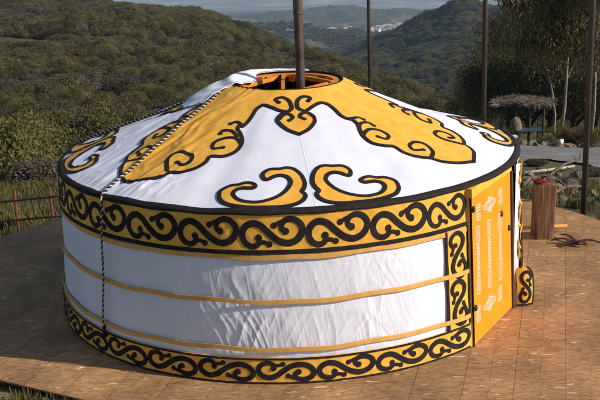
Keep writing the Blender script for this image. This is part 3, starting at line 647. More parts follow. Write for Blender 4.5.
gr=np.clip(1-sst(55,110,d)+.0*d,0,1); gr=np.maximum(gr,sst(.56,.66,fbm(xx/60+2,yy/60+5,4))*sst(70,120,d)*.12*(1-sst(700,1500,d)))
gr=gr*(1-.85*sst(440,480,pxl)*(1-sst(56,60,d))); gr=gr*(.35+.65*sst(.38,.6,fbm(xx/6+3,yy/9,4)))  # thinner grass toward the road: brown ground whose dark colour also paints shade
soil=sst(455,500,pxl)*(1-sst(48,56,d))*sst(15,17,d)
bare=np.maximum(soil*.35*vnoise(xx*.6,yy*.6),sst(.60,.70,fbm(xx/260+1,yy/260,5))*sst(700,1500,d)*.6)
bare=np.maximum(bare,sst(480,492,pxl)*sst(1050,1200,d)*(1-sst(1500,1700,d))*sst(.45,.55,fbm(xx/50,yy/50,3))*.9)
bare=np.maximum(bare,(1-sst(16,20,d))*.25)
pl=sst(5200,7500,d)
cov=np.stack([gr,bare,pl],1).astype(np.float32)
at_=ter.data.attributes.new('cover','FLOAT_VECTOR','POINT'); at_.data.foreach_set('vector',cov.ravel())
at2=ter.data.attributes.new('rough_scale','FLOAT','POINT'); at2.data.foreach_set('value',(sst(60,500,d)*(1-pl)*(1+2*sst(1500,4000,d))).astype(np.float32))
# ------------------------------------------------------------------ foliage
def leafcloud(n,blobs,size,seed,droop=0,mb=None,elong=1.0,inner=.55,wd=.6):
    r=np.random.default_rng(seed); w=np.array([b[3]**2 for b in blobs]); w/=w.sum(); idx=r.choice(len(blobs),n,p=w)
    B=np.array(blobs)[idx]; dirs=r.normal(size=(n,3)); dirs/=np.linalg.norm(dirs,axis=1)[:,None]; rad=B[:,3]*(inner+(1.08-inner)*r.random(n)**.6)
    fl=B[:,4] if B.shape[1]>4 else np.ones(n)
    P=B[:,:3]+dirs*rad[:,None]*np.stack([np.ones(n),np.ones(n),fl],1)
    P+=r.normal(size=(n,3))*size*.6
    t1=r.normal(size=(n,3))+dirs*.3; 
    if droop: t1=t1*(1-droop)+np.array([0,0,-1.6])*droop
    t1/=np.linalg.norm(t1,axis=1)[:,None]; t2=np.cross(t1,dirs+r.normal(size=(n,3))*.7); t2/=np.linalg.norm(t2,axis=1)[:,None]+1e-9
    s=size*(.6+.8*r.random(n))[:,None]
    V=np.stack([P-t1*s*elong,P+t2*s*wd,P+t1*s*elong,P-t2*s*wd],1).reshape(-1,3); F=np.arange(4*n).reshape(-1,4)
    return V,F
def bushblobs(r,W,Hh,n):
    out=[]
    for i in range(n):
        a=r.random()*2*math.pi; q=W*.5*math.sqrt(r.random())*.75; br=W*(.16+.16*r.random()); out.append((q*math.cos(a),q*math.sin(a),Hh*(.25+.5*r.random()*(1-.5*q/(W*.4))),br,Hh/W*1.0))
    out.append((0,0,Hh*.4,W*.32,Hh/W)); return out
def add_stems(mb,r,W,Hh,n,mi):
    for i in range(n):
        a=r.random()*6.28; q=W*.35*r.random()
        mb.tube([(0,0,-.3),(q*.3*math.cos(a),q*.3*math.sin(a),Hh*.3),(q*math.cos(a),q*math.sin(a),Hh*.75)],[.06*W/3,.045*W/3,.015],5,mi)
BUSH=[]
for i,(W,Hh,nl,m) in enumerate([(3.2,2.5,9000,M_lf),(2.8,2.6,12000,M_lf2),(3.6,2.4,8500,M_lf),(2.6,1.9,5000,M_lf3)]):
    r=np.random.default_rng(50+i); bl=bushblobs(r,W,Hh,11); V,F=leafcloud(nl,bl,.062 if i!=1 else .045,60+i,inner=.72); mb=MB(); add_stems(mb,r,W,Hh,7,1)
    nv=len(V); verts=np.concatenate([V,np.array(mb.v)]); faces=F.tolist()+[tuple(j+nv for j in f) for f in mb.f]; midx=[0]*len(F)+[1]*len(mb.f)
    me=bpy.data.meshes.new('shrub'); me.from_pydata(verts.tolist(),[],faces); me.materials.append(m); me.materials.append(M_dtwig); me.polygons.foreach_set('material_index',np.array(midx,dtype=np.int32)); me.update(); BUSH.append(me)
GRP='chaparral shrubs covering the slope behind the yurt'
rb=np.random.default_rng(11)
# nearest shrubs: individuals
cand=[]
for k in range(5200):
    px=rb.uniform(-30,640); dd_=rb.uniform(62,190); x,y,z=0,0,0
    if px>430 and dd_<125: continue
    if px<90 and dd_<62: continue
    cand.append((dd_,px))
cand.sort(); sel=[]; cells={}
for dd_,px in cand:
    v=ray(px,60); h=math.hypot(v[0],v[1]); x=CO[0]+v[0]/h*dd_; y=CO[1]+v[1]/h*dd_; c=(int(x//2.5),int(y//2.5))
    if any((c[0]+a,c[1]+b) in cells and (cells[(c[0]+a,c[1]+b)][0]-x)**2+(cells[(c[0]+a,c[1]+b)][1]-y)**2<2.5**2 for a in(-1,0,1) for b in(-1,0,1)): continue
    if dd_<85 and vnoise(x/9,y/9)<(85-dd_)/40: continue
    cells[c]=(x,y); sel.append((x,y,dd_,px))
def vis(px,x,y,z):   # drop those wholly hidden behind the roof
    P=np.array([x,y,z+2.2])-CO; dd=-(P@CZ); X=300+FP*(P@CX)/dd; Yp=200-FP*(P@CY)/dd
    if X<-15 or X>615 or Yp>235: return None
    roof=np.interp(X,[60,70,100,150,200,240,262,300,342,400,450,500,520],[175,150,136,113,92,78,71,70,80,97,119,142,160],left=260,right=400)
    return Yp<roof+3
pts=[]
sel=[(x,y,d_,p_) for (x,y,d_,p_) in sel if vis(p_,x,y,float(terr_z(x,y)[0]))]
sel.sort(key=lambda q:q[2])
names=['dark green rounded shrub on the slope beyond the fence','olive green bushy shrub on the slope beyond the fence','dark spreading shrub on the slope beyond the fence','brownish half bare shrub on the slope beyond the fence']
for (x,y,d_,p_) in sel[:230]:
    k=int(rb.choice([0,1,2,3],p=[.3,.28,.24,.18])); o=bpy.data.objects.new('shrub',BUSH[k]); C.objects.link(o); s=rb.choice([rb.uniform(.6,1.0),rb.uniform(.9,1.55)]); o.scale=(s,s,s*rb.uniform(.85,1.15)); o.rotation_euler=(0,0,rb.uniform(0,6.28)); o.location=(x,y,float(terr_z(x,y)[0])-.15)
    tag(o,names[k],'shrub',['dark rounded shrubs','olive shrubs','dark spreading shrubs','brown shrubs'][k]+' on the slope behind the yurt')
for i,(px,d_,s,k) in enumerate([(-12,50,1.9,1),(12,57,2.0,1),(38,62,1.7,1),(58,58,1.5,0),(26,47,1.0,3),(72,66,2.2,1),(4,66,2.0,0)]):
    o=bpy.data.objects.new('large_shrub',BUSH[k]); C.objects.link(o); o.location=(0,0,0); o.scale=(s,s,s); o.rotation_euler=(0,0,i*2.2); p_=at(px,d_,-.3); o.location=p_
    tag(o,['large olive shrub cut by the left edge beyond the fence','large olive shrub above the left fence post','large olive shrub above the right fence post','dark shrub close to the left eave beyond the fence','small brown scrub in the grass in front of the large olive shrubs','largest olive shrub just left of the yurt roof edge','large dark shrub behind the leftmost olive shrubs'][i],'shrub')
# the rest: one stuff object with geometry nodes
pp=[(x,y,1.) for (x,y,d_,p_) in sel[230:]]
def scatter(n,px0,px1,d0,d1,s0,s1,pw=1.0):
    out=[]
    px=rb.uniform(px0,px1,n); dd_=np.sqrt(rb.uniform(d0**2,d1**2,n)); a=np.arctan((px-300)/FP); x=CO[0]+np.sin(a)*dd_; y=CO[1]+np.cos(a)*dd_
    keep=vnoise(x/26+9,y/26)>.14
    return [(p,q,s) for p,q,s in zip(x[keep],y[keep],(s0+(s1-s0)*rb.random(keep.sum())**1.6*(.5+.9*vnoise(x[keep]/22,y[keep]/22+5))))]
pp+=scatter(15000,-60,660,180,480,.5,1.75)
pp+=scatter(4500,-60,330,440,640,.8,1.7)
pp+=scatter(9000,330,680,480,1000,1.2,2.6)
pp+=scatter(15000,330,680,900,1500,1.6,3.4)
pp+=scatter(9000,200,480,1500,2700,1.5,3.2)
pa=np.array(pp); zz=np.concatenate([terr_z(pa[i:i+20000,0],pa[i:i+20000,1]) for i in range(0,len(pa),20000)])
me=bpy.data.meshes.new('chaparral'); me.from_pydata(np.stack([pa[:,0],pa[:,1],zz-.1],1).tolist(),[],[])
me.attributes.new('sc','FLOAT','POINT').data.foreach_set('value',pa[:,2].astype(np.float32)*1.15)
me.attributes.new('kd','INT','POINT').data.foreach_set('value',rb.choice([0,1,2,3],len(pa),p=[.32,.27,.23,.18]).astype(np.int32))
me.attributes.new('rt','FLOAT_VECTOR','POINT').data.foreach_set('vector',np.stack([0*zz,0*zz,rb.uniform(0,6.28,len(zz))],1).astype(np.float32).ravel())
kdv=np.where(vnoise(pa[:,0]/35+2,pa[:,1]/35)>.76,3,np.where(vnoise(pa[:,0]/50+20,pa[:,1]/50)>.6,1,rb.choice([0,0,2,1,3,2],len(pa)))).astype(np.int32); me.attributes['kd'].data.foreach_set('value',kdv)
ch=bpy.data.objects.new('chaparral',me); C.objects.link(ch); tag(ch,'dense dark green and brown chaparral covering the hillsides far behind the yurt','scrub',None,'stuff')
ng=bpy.data.node_groups.new('scatter','GeometryNodeTree'); ng.interface.new_socket('Geometry',in_out='INPUT',socket_type='NodeSocketGeometry'); ng.interface.new_socket('Geometry',in_out='OUTPUT',socket_type='NodeSocketGeometry')
gi=ng.nodes.new('NodeGroupInput'); go=ng.nodes.new('NodeGroupOutput'); jn=ng.nodes.new('GeometryNodeJoinGeometry')
def nattr(nm,ty):
    a=ng.nodes.new('GeometryNodeInputNamedAttribute'); a.data_type=ty; a.inputs['Name'].default_value=nm; return a.outputs['Attribute']
ka=nattr('kd','INT'); sa_=nattr('sc','FLOAT'); ra=nattr('rt','FLOAT_VECTOR')
firsts={}
for o in C.objects:
    if o.name.startswith('shrub') and o.data in BUSH: firsts.setdefault(BUSH.index(o.data),o)
for k in range(4):
    cmp=ng.nodes.new('FunctionNodeCompare'); cmp.data_type='INT'; cmp.operation='EQUAL'; 
    ins=[i for i in cmp.inputs if i.type=='INT']; ng.links.new(ka,ins[0]); ins[1].default_value=k
    oi=ng.nodes.new('GeometryNodeObjectInfo'); oi.inputs['Object'].default_value=firsts[k]; oi.transform_space='ORIGINAL'; oi.inputs['As Instance'].default_value=True
    ip=ng.nodes.new('GeometryNodeInstanceOnPoints'); ng.links.new(gi.outputs[0],ip.inputs['Points']); ng.links.new(cmp.outputs[0],ip.inputs['Selection']); ng.links.new(oi.outputs['Geometry'],ip.inputs['Instance']); ng.links.new(ra,ip.inputs['Rotation']); ng.links.new(sa_,ip.inputs['Scale']); ng.links.new(ip.outputs[0],jn.inputs[0])
ng.links.new(jn.outputs[0],go.inputs[0]); md=ch.modifiers.new('scatter','NODES'); md.node_group=ng
# ------------------------------------------------------------------ trees
def limbs(r,H,trunk_r,nl,spread,lean=(0,0),base=.3):
    mb=MB(); tips=[]
    tp=[np.array([0,0,-.4])]
    for i in range(1,8):
        t=i/7; tp.append(np.array([lean[0]*t+.25*math.sin(t*5+r.random()),lean[1]*t+.25*math.cos(t*4+r.random()),H*.86*t]))
    mb.tube(tp,[trunk_r*(1-.85*i/7) for i in range(8)],9)
    for k in range(nl):
        t=base+(.95-base)*k/nl; i=t*7; p=tp[int(i)]*(1-i%1)+tp[min(int(i)+1,7)]*(i%1); a=k*2.4+r.random(); L=spread*(1-.5*t)*(.7+.6*r.random())
        q=[p,p+np.array([math.cos(a)*L*.4,math.sin(a)*L*.4,L*.35]),p+np.array([math.cos(a)*L*.8,math.sin(a)*L*.8,L*.6]),p+np.array([math.cos(a)*L,math.sin(a)*L,L*.55])]
        rr=trunk_r*(1-.8*t)*.55; mb.tube(q,[rr,rr*.7,rr*.4,rr*.15],6); tips+=[q[1],q[2],q[3]]
    tips+=tp[4:]
    return mb,tips
def tree(name,label,loc,H,spread,nleaf,leafm,seed,trunk_r=.22,nl=14,droop=.6,lsize=.13,cl=.75,base=.3,lean=(0,0),group=None,barkm=None,elong=1.6):
    r=np.random.default_rng(seed); t=thing(name,label,'tree',tuple(loc),group)
    mb,tips=limbs(r,H,trunk_r,nl,spread,lean,base); mb.build('trunk',barkm or M_bark,t)
    bl=[]
    for p in tips:
        for k in range(3):
            q=p+r.normal(size=3)*np.array([.5,.5,.35])*cl; bl.append((q[0],q[1],q[2],cl*(.5+.6*r.random()),1.15))
            if droop>.3 : bl.append((q[0],q[1],q[2]-cl*.9,cl*.42,1.7))
    V,F=leafcloud(nleaf,bl,lsize,seed+1,droop,elong=elong,inner=.3,wd=.42); mk('crown',V,F,leafm,t,smooth=False)
    return t
tree('eucalyptus_tree','tall drooping olive eucalyptus with a pale forked trunk beside the brush shelter',at(562,55),14.0,4.4,36000,M_lfe,101,.10,20,.6,.085,.95,.26,(.3,.3))
tree('eucalyptus_tree','tall wispy eucalyptus at the right edge of the photo behind the outermost pole',at(594,58),14.5,4.2,34000,M_lfe,121,.10,18,.6,.085,.95,.3,(-.3,.2))
tree('eucalyptus_tree','eucalyptus with a bare leaning white trunk just right of the brush shelter roof',at(556,59),10.5,3.0,12000,M_lfe,141,.08,11,.6,.085,.8,.5,(-1.2,.5))
for i,(p_,d_,h_) in enumerate([]):
    tree('eucalyptus_tree',['eucalyptus standing first outside the right edge of the photo','eucalyptus standing nearest the road outside the right edge','eucalyptus farthest outside the right edge of the photo'][i],at(p_,d_),h_,4,9000,M_lfe,161+i,.2,14,.6,.2,.95,.3)
for i,(p_,d_,h_,sp_) in enumerate([(508,98,8,4.5),(528,92,9,4.6),(550,96,9.5,5),(574,92,9,5),(598,95,10,5),(486,118,7,4.5),(620,88,9,5)]):
    tree('oak_tree','dark evergreen oak in the shaded wood behind the brush shelter',at(p_,d_,-.3),h_,sp_,26000,M_lf,201+i,.3,16,.15,cl=1.3,base=.12,group='dark oaks in the wood behind the shelter',barkm=M_dtwig,elong=1,lsize=.1)
# ------------------------------------------------------------------ poles
def pole(px,py_base,d,r,label,top=9,pxt=None):
    x,y,z=at(px,d); mb=MB(); 
    t=thing('metal_pole',label,'pole',(x,y,z),'thin poles standing around the deck')
    mb.tube([(0,0,-.3),(0,0,top-z)],[r,r*.95],14); mb.build('shaft',M_pole,t)
    mb=MB(); mb.tube([(0,0,-.05),(0,0,.05),(0,0,.07)],[r*2,r*2,r*1.05],14); mb.build('base_collar',M_pole,t)
    for hz_ in (4.1-z,): mb=MB(); mb.tube([(0,0,hz_-.05),(0,0,hz_-.045),(0,0,hz_+.045),(0,0,hz_+.05)],[r*.9,r*1.25,r*1.25,r*.9],14); mb.box((r*1.3,0,hz_),(.03,.02,.02)); mb.build('pole_joint',M_pole,t)
pole(369.5,0,19.0,.036,'thinnest dark pole rising behind the yurt roof, right of the stove pipe')
pole(484.5,0,18.5,.046,'dark straight pole behind the right slope of the yurt roof')
pole(590.2,0,16.95,.05,'dark brown pole at the right edge by the corner of the deck')
# ------------------------------------------------------------------ timber post on the deck
t=thing('timber_post','thick weathered brown timber post standing upright on the deck right of the door','post',(3.83,1.52,0))
def ptube(): pass
mb=MB(); w,d_,h=.31,.27,.86; nzz=26; nn=40; V=[]
for k in range(nzz+1):
    z=h*k/nzz
    for j in range(nn):
        a=2*math.pi*j/nn; c,s_=math.cos(a),math.sin(a); q=(abs(c)**8+abs(s_)**8)**(-1/8.); wob=1+.05*float(vnoise(a*2.2+5,z*1.2))-.05*(float(vnoise(a*9,z*.6))>.72)
        V.append((w/2*c*q*wob+.012*z,d_/2*s_*q*wob,z+(.02*math.sin(a*3) if k==nzz else 0)))
F=[(k*nn+j,k*nn+(j+1)%nn,(k+1)*nn+(j+1)%nn,(k+1)*nn+j) for k in range(nzz) for j in range(nn)]+[tuple(nzz*nn+j for j in range(nn))]
mb.add(V,F); mb.build('post_body',M_post,t)
mb=MB(); mb.tube([(-.75,.16,.10),(.0,.17,.105),(.42,.16,.11)],.028,10); o=mb.build('orange_bar',M_bar,None,loc=(3.83,1.52,0)); tag(o,'orange rounded bar lying low on the deck just behind the timber post','bar')
mb=MB()
r=np.random.default_rng(5)
for k in range(5): mb.tube([(r.uniform(-.05,.05),r.uniform(-.05,.05),0),(r.uniform(-.07,.07),r.uniform(-.07,.07),.03),(r.uniform(-.09,.09),r.uniform(-.09,.09),.012)],[.014,.02,.008],7)
o=mb.build('red_rag',M_redcl,None,loc=(3.80,1.52,.872)); tag(o,'small crumpled red cloth on top of the timber post','cloth')
# dark star-shaped plant
t=thing('fallen_plant','dark maroon star shaped dry plant with long leaves lying on the deck','plant',(4.23,1.12,.0))
def leafblade(mb,a,L,w,z0=.03,curl=.05,tilt=0):
    n=9; V=[];
    for i in range(n):
        s=i/(n-1); ww=w*math.sin(math.pi*min(.999,max(.04,s**.8)))*.5+.004; x=L*s; z=z0+.055*math.sin(s*2.6)-.02*s
        for e,dz in((-1,.012),(0,0),(1,.012)): V.append((x*math.cos(a)-e*ww*math.sin(a),x*math.sin(a)+e*ww*math.cos(a),z+dz+.004))
    F=[(i*3+j,i*3+j+1,i*3+j+4,i*3+j+3) for i in range(n-1) for j in range(2)]; b=len(V)
    V2=[(p[0],p[1],p[2]-.008) for p in V]; F2=[tuple(q+b for q in f[::-1]) for f in F]
    mb.add(V+V2,F+F2)
for a,L,w in((166,.36,.045),(-18,.36,.05),(112,.36,.05),(-138,.26,.13),(-62,.22,.11),(205,.2,.07)):
    mb=MB(); leafblade(mb,R_(a),L,w); mb.build('leaf',M_maroon,t)
mb=MB(); mb.tube([(-.05,0,.02),(0,0,.045),(.05,.01,.02)],[.02,.035,.02],8); mb.build('stem',M_pole,t)
# ------------------------------------------------------------------ fence on the left
fz=lambda px,d: at(px,d)
ft=thing('pipe_fence','rust red two rail pipe fence beyond the left edge of the deck','fence',(0,0,0))
PTS=[]
for px,d_ in((-60,22.0),(-22,21.2),(14,20.4),(50,19.8),(88,19.2),(126,18.7)):
    v=ray(px,191); h=math.hypot(v[0],v[1]); x=CO[0]+v[0]/h*d_; y=CO[1]+v[1]/h*d_; zt=CO[2]+ray(14,191)[2]/math.hypot(*ray(14,191)[:2])*d_; zt-=.0
    zg=float(terr_z(x,y)[0]); PTS.append((x,y,zt)); mb=MB(); mb.tube([(x,y,zg-.3),(x,y,zt)],.032,10); mb.build('fence_post',M_fence,ft)
for dz in(.19,.60):
    mb=MB(); mb.tube([(x,y-.05,z-dz+.01*math.sin(i*3)) for i,(x,y,z) in enumerate(PTS)],.021,8); mb.build('fence_rail',M_fence,ft)
# ------------------------------------------------------------------ road
def drape(poly_px,name,m,lift,step=.8):
    loop=[]
    P=[ground(*q) for q in poly_px]; P2=spline([p[:2] for p in P],6,True)
    mb=MB()
    def mf(Q,off): return np.stack([Q[:,0],Q[:,1],terr_z(Q[:,0],Q[:,1])+off],1)
    fill_poly(mb,P2,lift,0,step,mf); return mb.build(name,m)
rd=drape([(494,156),(503,147),(525,141.5),(560,141),(600,143),(660,147),(700,160),(660,178),(610,172),(580,165),(550,161),(525,163),(505,166),(492,166)],'road',M_conc,.07); rd['kind']='structure'
# ------------------------------------------------------------------ rocks, logs, weeds on the bank behind the deck
def rockmesh(seed,sx=1,sy=.8,sz=.6):
    r=np.random.default_rng(seed); import bmesh
    bm=bmesh.new(); bmesh.ops.create_icosphere(bm,subdivisions=3,radius=1)
    pl=[(lambda v:v/np.linalg.norm(v))(r.normal(size=3)) for _ in range(12)]; of=r.uniform(.62,.9,12)
    for v in bm.verts:
        p=np.array(v.co); 
        for a,o_ in zip(pl,of):
            d_=p@a-o_
            if d_>0: p=p-a*d_*.9
        p=p*(1+.08*(float(vnoise(p[0]*3+seed,p[1]*3+p[2]*2))-.5)); v.co=Vector(p*np.array([sx,sy,sz]))
    me=bpy.data.meshes.new('rock'); bm.to_mesh(me); bm.free(); me.materials.append(M_rock); me.polygons.foreach_set('use_smooth',np.full(len(me.polygons),False)); me.update(); return me
RM=[rockmesh(i,1,.75+.1*i%.3,.55+.08*(i%3)) for i in range(4)]
rl=[(548,181,.30,'pale angular rock just behind the top of the timber post'),(554,192,.34,'tall pale rock right of the timber post'),(578,178,.30,'pale flat rock left of the corner pole'),(568,190,.42,'broad tan rock on the bank behind the star shaped plant'),(576,196,.2,''),(562,200,.16,''),(596,186,.26,''),(540,172,.2,''),(530,176,.22,''),(585,204,.17,''),(571,203,.13,''),(526,184,.25,''),(592,196,.2,''),(558,176,.17,''),(598,206,.2,''),(545,190,.15,'')]
for i,(px,py,s,lb) in enumerate(rl):
    p=ground(px,py); o=bpy.data.objects.new('rock',RM[i%4]); C.objects.link(o); o.location=p+np.array([0,0,s*.15]); o.scale=(s,s,s); o.rotation_euler=(.1*i,0,i*1.7)
    tag(o,lb or 'small tan rock scattered on the weedy bank behind the deck','rock','small tan rocks on the bank behind the deck' if not lb else None)
p0=ground(524,177); p1=ground(574,170); mb=MB(); mb.tube([p0+[0,0,.14],(p0+p1)/2+[0,0,.12],p1+[0,0,.14]],[.045,.05,.04],8); o=mb.build('fallen_pole',M_dwood); tag(o,'long whitish pole lying across the bank behind the timber post','pole')
for q0,q1,rr_,lb in(((550,178),(580,164),.05,'bare brown branch slanting up from behind the timber post'),((548,200),(585,192),.06,'brown log on the bank right of the timber post'),((522,190),(540,183),.07,'dark log behind the door side of the yurt')):
    a=ground(*q0); b=ground(*q1); mb=MB(); mid=(a+b)/2; mb.tube([a+[0,0,.1],mid+[.0,.1,.22],b+[0,0,.16]],[rr_,rr_*.8,rr_*.5],7)
    r=np.random.default_rng(int(q0[0])); 
    for k in range(5): 
        s=r.random(); p=a+(b-a)*s+[0,0,.15]; mb.tube([p,p+r.normal(size=3)*.25+[0,0,.2]],[rr_*.4,rr_*.1],5)
    o=mb.build('branch',M_bbark); tag(o,lb,'branch')
# weeds as stuff, grass as stuff
def blades(pts,h,n,seed,w=.012):
    r=np.random.default_rng(seed); V=[];F=[]
    for (x,y,z) in pts:
        for k in range(n):
            a=r.random()*6.28; hh=h*(.5+.9*r.random()); bx=x+r.normal()*h*.35; by=y+r.normal()*h*.35; lx=math.cos(a)*hh*.45*r.random(); ly=math.sin(a)*hh*.45*r.random(); ww=w*(.6+.8*r.random()); b=len(V)
            cx_,sx_=math.cos(a+1.57)*ww,math.sin(a+1.57)*ww
            V+=[(bx-cx_,by-sx_,z-.03),(bx+cx_,by+sx_,z-.03),(bx+lx*.4+cx_*.7,by+ly*.4+sx_*.7,z+hh*.6),(bx+lx*.4-cx_*.7,by+ly*.4-sx_*.7,z+hh*.6),(bx+lx,by+ly,z+hh)]; F+=[(b,b+1,b+2,b+3),(b+3,b+2,b+4)]
    return V,F
rg=np.random.default_rng(77); gp=[]
def sc2(n,px0,px1,d0,d1,cond=None):
    px=rg.uniform(px0,px1,n); dd_=rg.uniform(d0,d1,n); a=np.arctan((px-300)/FP); x=CO[0]+np.sin(a)*dd_; y=CO[1]+np.cos(a)*dd_; z=terr_z(x,y); m=np.ones(n,bool) if cond is None else cond(x,y); return list(zip(x[m],y[m],z[m]))
V1,F1=blades(sc2(5200,-20,90,18.5,75,lambda x,y:vnoise(x/2.5,y/2.5)>.3),.34,9,1,.02)
def outdeck(x,y): return ((x+3.34)*(-.46/.98)-(y+2.74)*(.866/.98))>.03
V2,F2=blades(sc2(1500,-30,130,7.5,10.6,outdeck),.11,7,2,.007)
nearR_=sc2(1500,500,620,17.6,31,lambda x,y:(vnoise(x*1.2,y*1.2)>.5)); V3,F3=blades(nearR_[::3],.18,7,3,.012)
V4,F4=blades(sc2(1800,480,620,62,84),.35,6,4,.03)
V=V1+V2+V3+V4; F=F1[:]; b=len(V1)
for Fx,Vx in((F2,V2),(F3,V3),(F4,V4)): F+=[tuple(i+b for i in f) for f in Fx]; b+=len(Vx)
g=mk('grass',V,F,M_grass,smooth=False); tag(g,'dry yellow green grass on the bank around the deck','grass',None,'stuff')
# litter along the deck front edge
mbv=[];mbf_=[]
for (x,y,z) in sc2(2600,-30,140,7.5,10.6,outdeck):
    a=rg.random()*6.28; s=rg.uniform(.012,.04); b=len(mbv); zz_=z+rg.uniform(.0,.03)
    for q in range(4): mbv.append((x+s*math.cos(a+q*1.57)*(1.6 if q%2 else .8),y+s*math.sin(a+q*1.57)*(1.6 if q%2 else .8),zz_+rg.uniform(-.006,.014)))
    mbf_+=[(b,b+1,b+2,b+3)]
o=mk('leaf_litter',mbv,mbf_,mat('litter',[(.10,.07,.04),(.28,.21,.13),(.45,.36,.25)],9,.9,detail=1,pos=(.4,.6)),smooth=False); tag(o,'pale dry leaf litter on the ground along the front corner of the deck','leaf litter',None,'stuff')
# low weeds bushes near right
for i,(px,py,s) in enumerate([(566,184,.22),(586,190,.25),(596,176,.3),(578,208,.16),(536,166,.3)]):
    p=ground(px,py); o=bpy.data.objects.new('weed',BUSH[1 if i%2 else 3]); C.objects.link(o); o.location=p; o.scale=(s,s,s*.6); o.rotation_euler=(0,0,i*1.3); tag(o,'low green brown weed on the bank between the deck and the road','weed','low weeds on the bank behind the deck')
# black hose loop by the fence
p=ground(2,228); mb=MB(); mb.tube(spline([p+np.array(q) for q in((-.5,0,.05),(-.3,.1,.3),(0,.1,.36),(.2,.0,.2),(.1,-.1,.05))],6),.02,6); o=mb.build('hose',M_black); tag(o,'black hose loop on the ground at the foot of the fence','hose')
# ------------------------------------------------------------------ brush shelters
def shelter(label,px0,px1,d0,d1,zt_px,seed,nx=4,light=True):
    r=np.random.default_rng(seed); a=at(px0,d0); b=at(px1,d0); c=at(px0,d1); e=at(px1,d1); ctr=(a+b+c+e)/4
    t=thing('brush_shelter',label,'shelter',tuple(ctr)); zt=ctr[2]+2.0
    for P,Q in((a,b),(c,e)):
        for k in range(nx):
            p=P+(Q-P)*k/(nx-1); mb=MB(); j=r.normal(size=2)*.04; mb.tube([(p[0]-ctr[0],p[1]-ctr[1],float(terr_z(p[0],p[1])[0])-ctr[2]-.2),(p[0]-ctr[0]+j[0],p[1]-ctr[1]+j[1],zt-ctr[2])],[.075,.055],8); mb.build('post',M_dtwig,t)
        mb=MB(); P2=P-ctr; Q2=Q-ctr; ex=(Q2-P2)*.05; mb.tube([(P2[0]-ex[0],P2[1]-ex[1],zt-ctr[2]),(Q2[0]+ex[0],Q2[1]+ex[1],zt-ctr[2]+.02)],.06,7); mb.build('beam',M_dtwig,t)
    mb=MB()
    for k in range(1700 if light else 900):
        u,v=.5+.36*r.normal(),r.uniform(-.1,1.1); u=min(max(u,-.18),1.2); p=a+(b-a)*u+(c-a)*v; z=zt-ctr[2]+.05+.09*r.random()+.14*(1-abs(2*u-1))**.5*r.random()+.08*float(vnoise(u*4,v*4+seed)); L=r.uniform(.12,.42); an=r.random()*3.14; dz=r.normal()*.10
        mb.tube([(p[0]-ctr[0]-L*math.cos(an),p[1]-ctr[1]-L*math.sin(an)*.6,z-dz),(p[0]-ctr[0],p[1]-ctr[1],z+.03),(p[0]-ctr[0]+L*math.cos(an),p[1]-ctr[1]+L*math.sin(an)*.6,z+dz)],[.008,.014,.006],4,cap=False)
    mb.build('brush_roof',M_twig if light else M_dtwig,t)
    mb=MB(); n=7
    for k in range(n+1):
        for (P,Q) in((a,c),): 
            p=P+(b-a)*k/n-ctr; q=p+(c-a); mb.tube([(p[0],p[1],zt-ctr[2]+.09),(q[0],q[1],zt-ctr[2]+.09)],.04,5)
    mb.build('roof_poles',M_dtwig,t)
    return t,ctr
shelter('open shelter with pale brush heaped on its flat roof, right of the yurt roof',503,545,50.6,52.2,96,31,4)
# things under and before the shelter
def put(o,p): o.location=p
t=thing('picnic_table','blue topped table under the pale brush shelter','table',tuple(at(530,50.3)))
mb=MB(); mb.box((0,0,.74),(1.3,.7,.05)); mb.build('tabletop',M_blue,t,smooth=False)
for sx_ in(-.55,.55):
    for sy_ in(-.27,.27): mb=MB(); mb.box((sx_,sy_,.357),(.07,.07,.71)); mb.build('leg',M_dtwig,t,smooth=False)
p=at(515.5,50.2); 
for i,(dx,dy,dz,s,lb) in enumerate([(.1,0,.72,.36,'upright pale boulder under the brush shelter'),(-.42,-.1,.25,.30,'low pale boulder leaning against the upright one under the shelter')]):
    o=bpy.data.objects.new('boulder',RM[i]); C.objects.link(o); o.location=p+np.array([dx,dy,dz]); o.scale=(s,s,s*(3.6 if i==0 else 1.3)); o.rotation_euler=(0,.12,i); tag(o,lb,'boulder')
mb=MB(); mb.box((0,0,.42),(1.0,.4,.08)); q=at(508.5,48.6); bt=thing('bench','short white bench at the left end of the brush shelter','bench',tuple(q)); mb.build('seat',M_wpaint,bt,smooth=False)
for sx_ in(-.4,.4): mb=MB(); mb.box((sx_,0,.188),(.08,.36,.376)); mb.build('leg',M_wpaint,bt,smooth=False)
q=at(563.5,45.2); t=thing('bucket','white plastic bucket beside the dry orange bush before the shelter','bucket',tuple(q)); mb=MB(); mb.tube([(0,0,0),(0,0,.36),(0,0,.37),(0,0,.355)],[.11,.145,.15,.13],16); mb.build('pail',M_wpaint,t); mb=MB(); mb.tube([(-.145,0,.35),(-.08,.04,.44),(.08,.04,.44),(.145,0,.35)],.012,6); mb.build('handle',M_dtwig,t)
for i in range(46):
    px=rg.uniform(512,590); d_=rg.uniform(44.6,46.6); s=rg.uniform(.1,.28); o=bpy.data.objects.new('stone',RM[i%4]); C.objects.link(o); o.location=at(px,d_,s*.25); o.scale=(s,s,s); o.rotation_euler=(i,i*.7,i*2.1); tag(o,'loose pale stone in the low rubble row between road and shelter','stone','loose stones in the rubble row before the shelter')
for i,(px,d_,s,k,lb,m) in enumerate([(570,47.6,.42,0,'dry orange bush at the foot of the eucalyptus trunks','o'),(579,48,.36,0,'smaller dry orange bush right of the eucalyptus trunk','o'),(553,46.2,.3,2,'low dark bush before the table of the shelter',''),(592,46.5,.45,2,'dark bush by the road at the right edge','')]):
    me=BUSH[k]
    if m: me=me.copy(); me.materials[0]=M_lfo
    o=bpy.data.objects.new('bush',me); C.objects.link(o); o.location=at(px,d_,-.1); o.scale=(s,s,s*1.2); tag(o,lb,'bush')
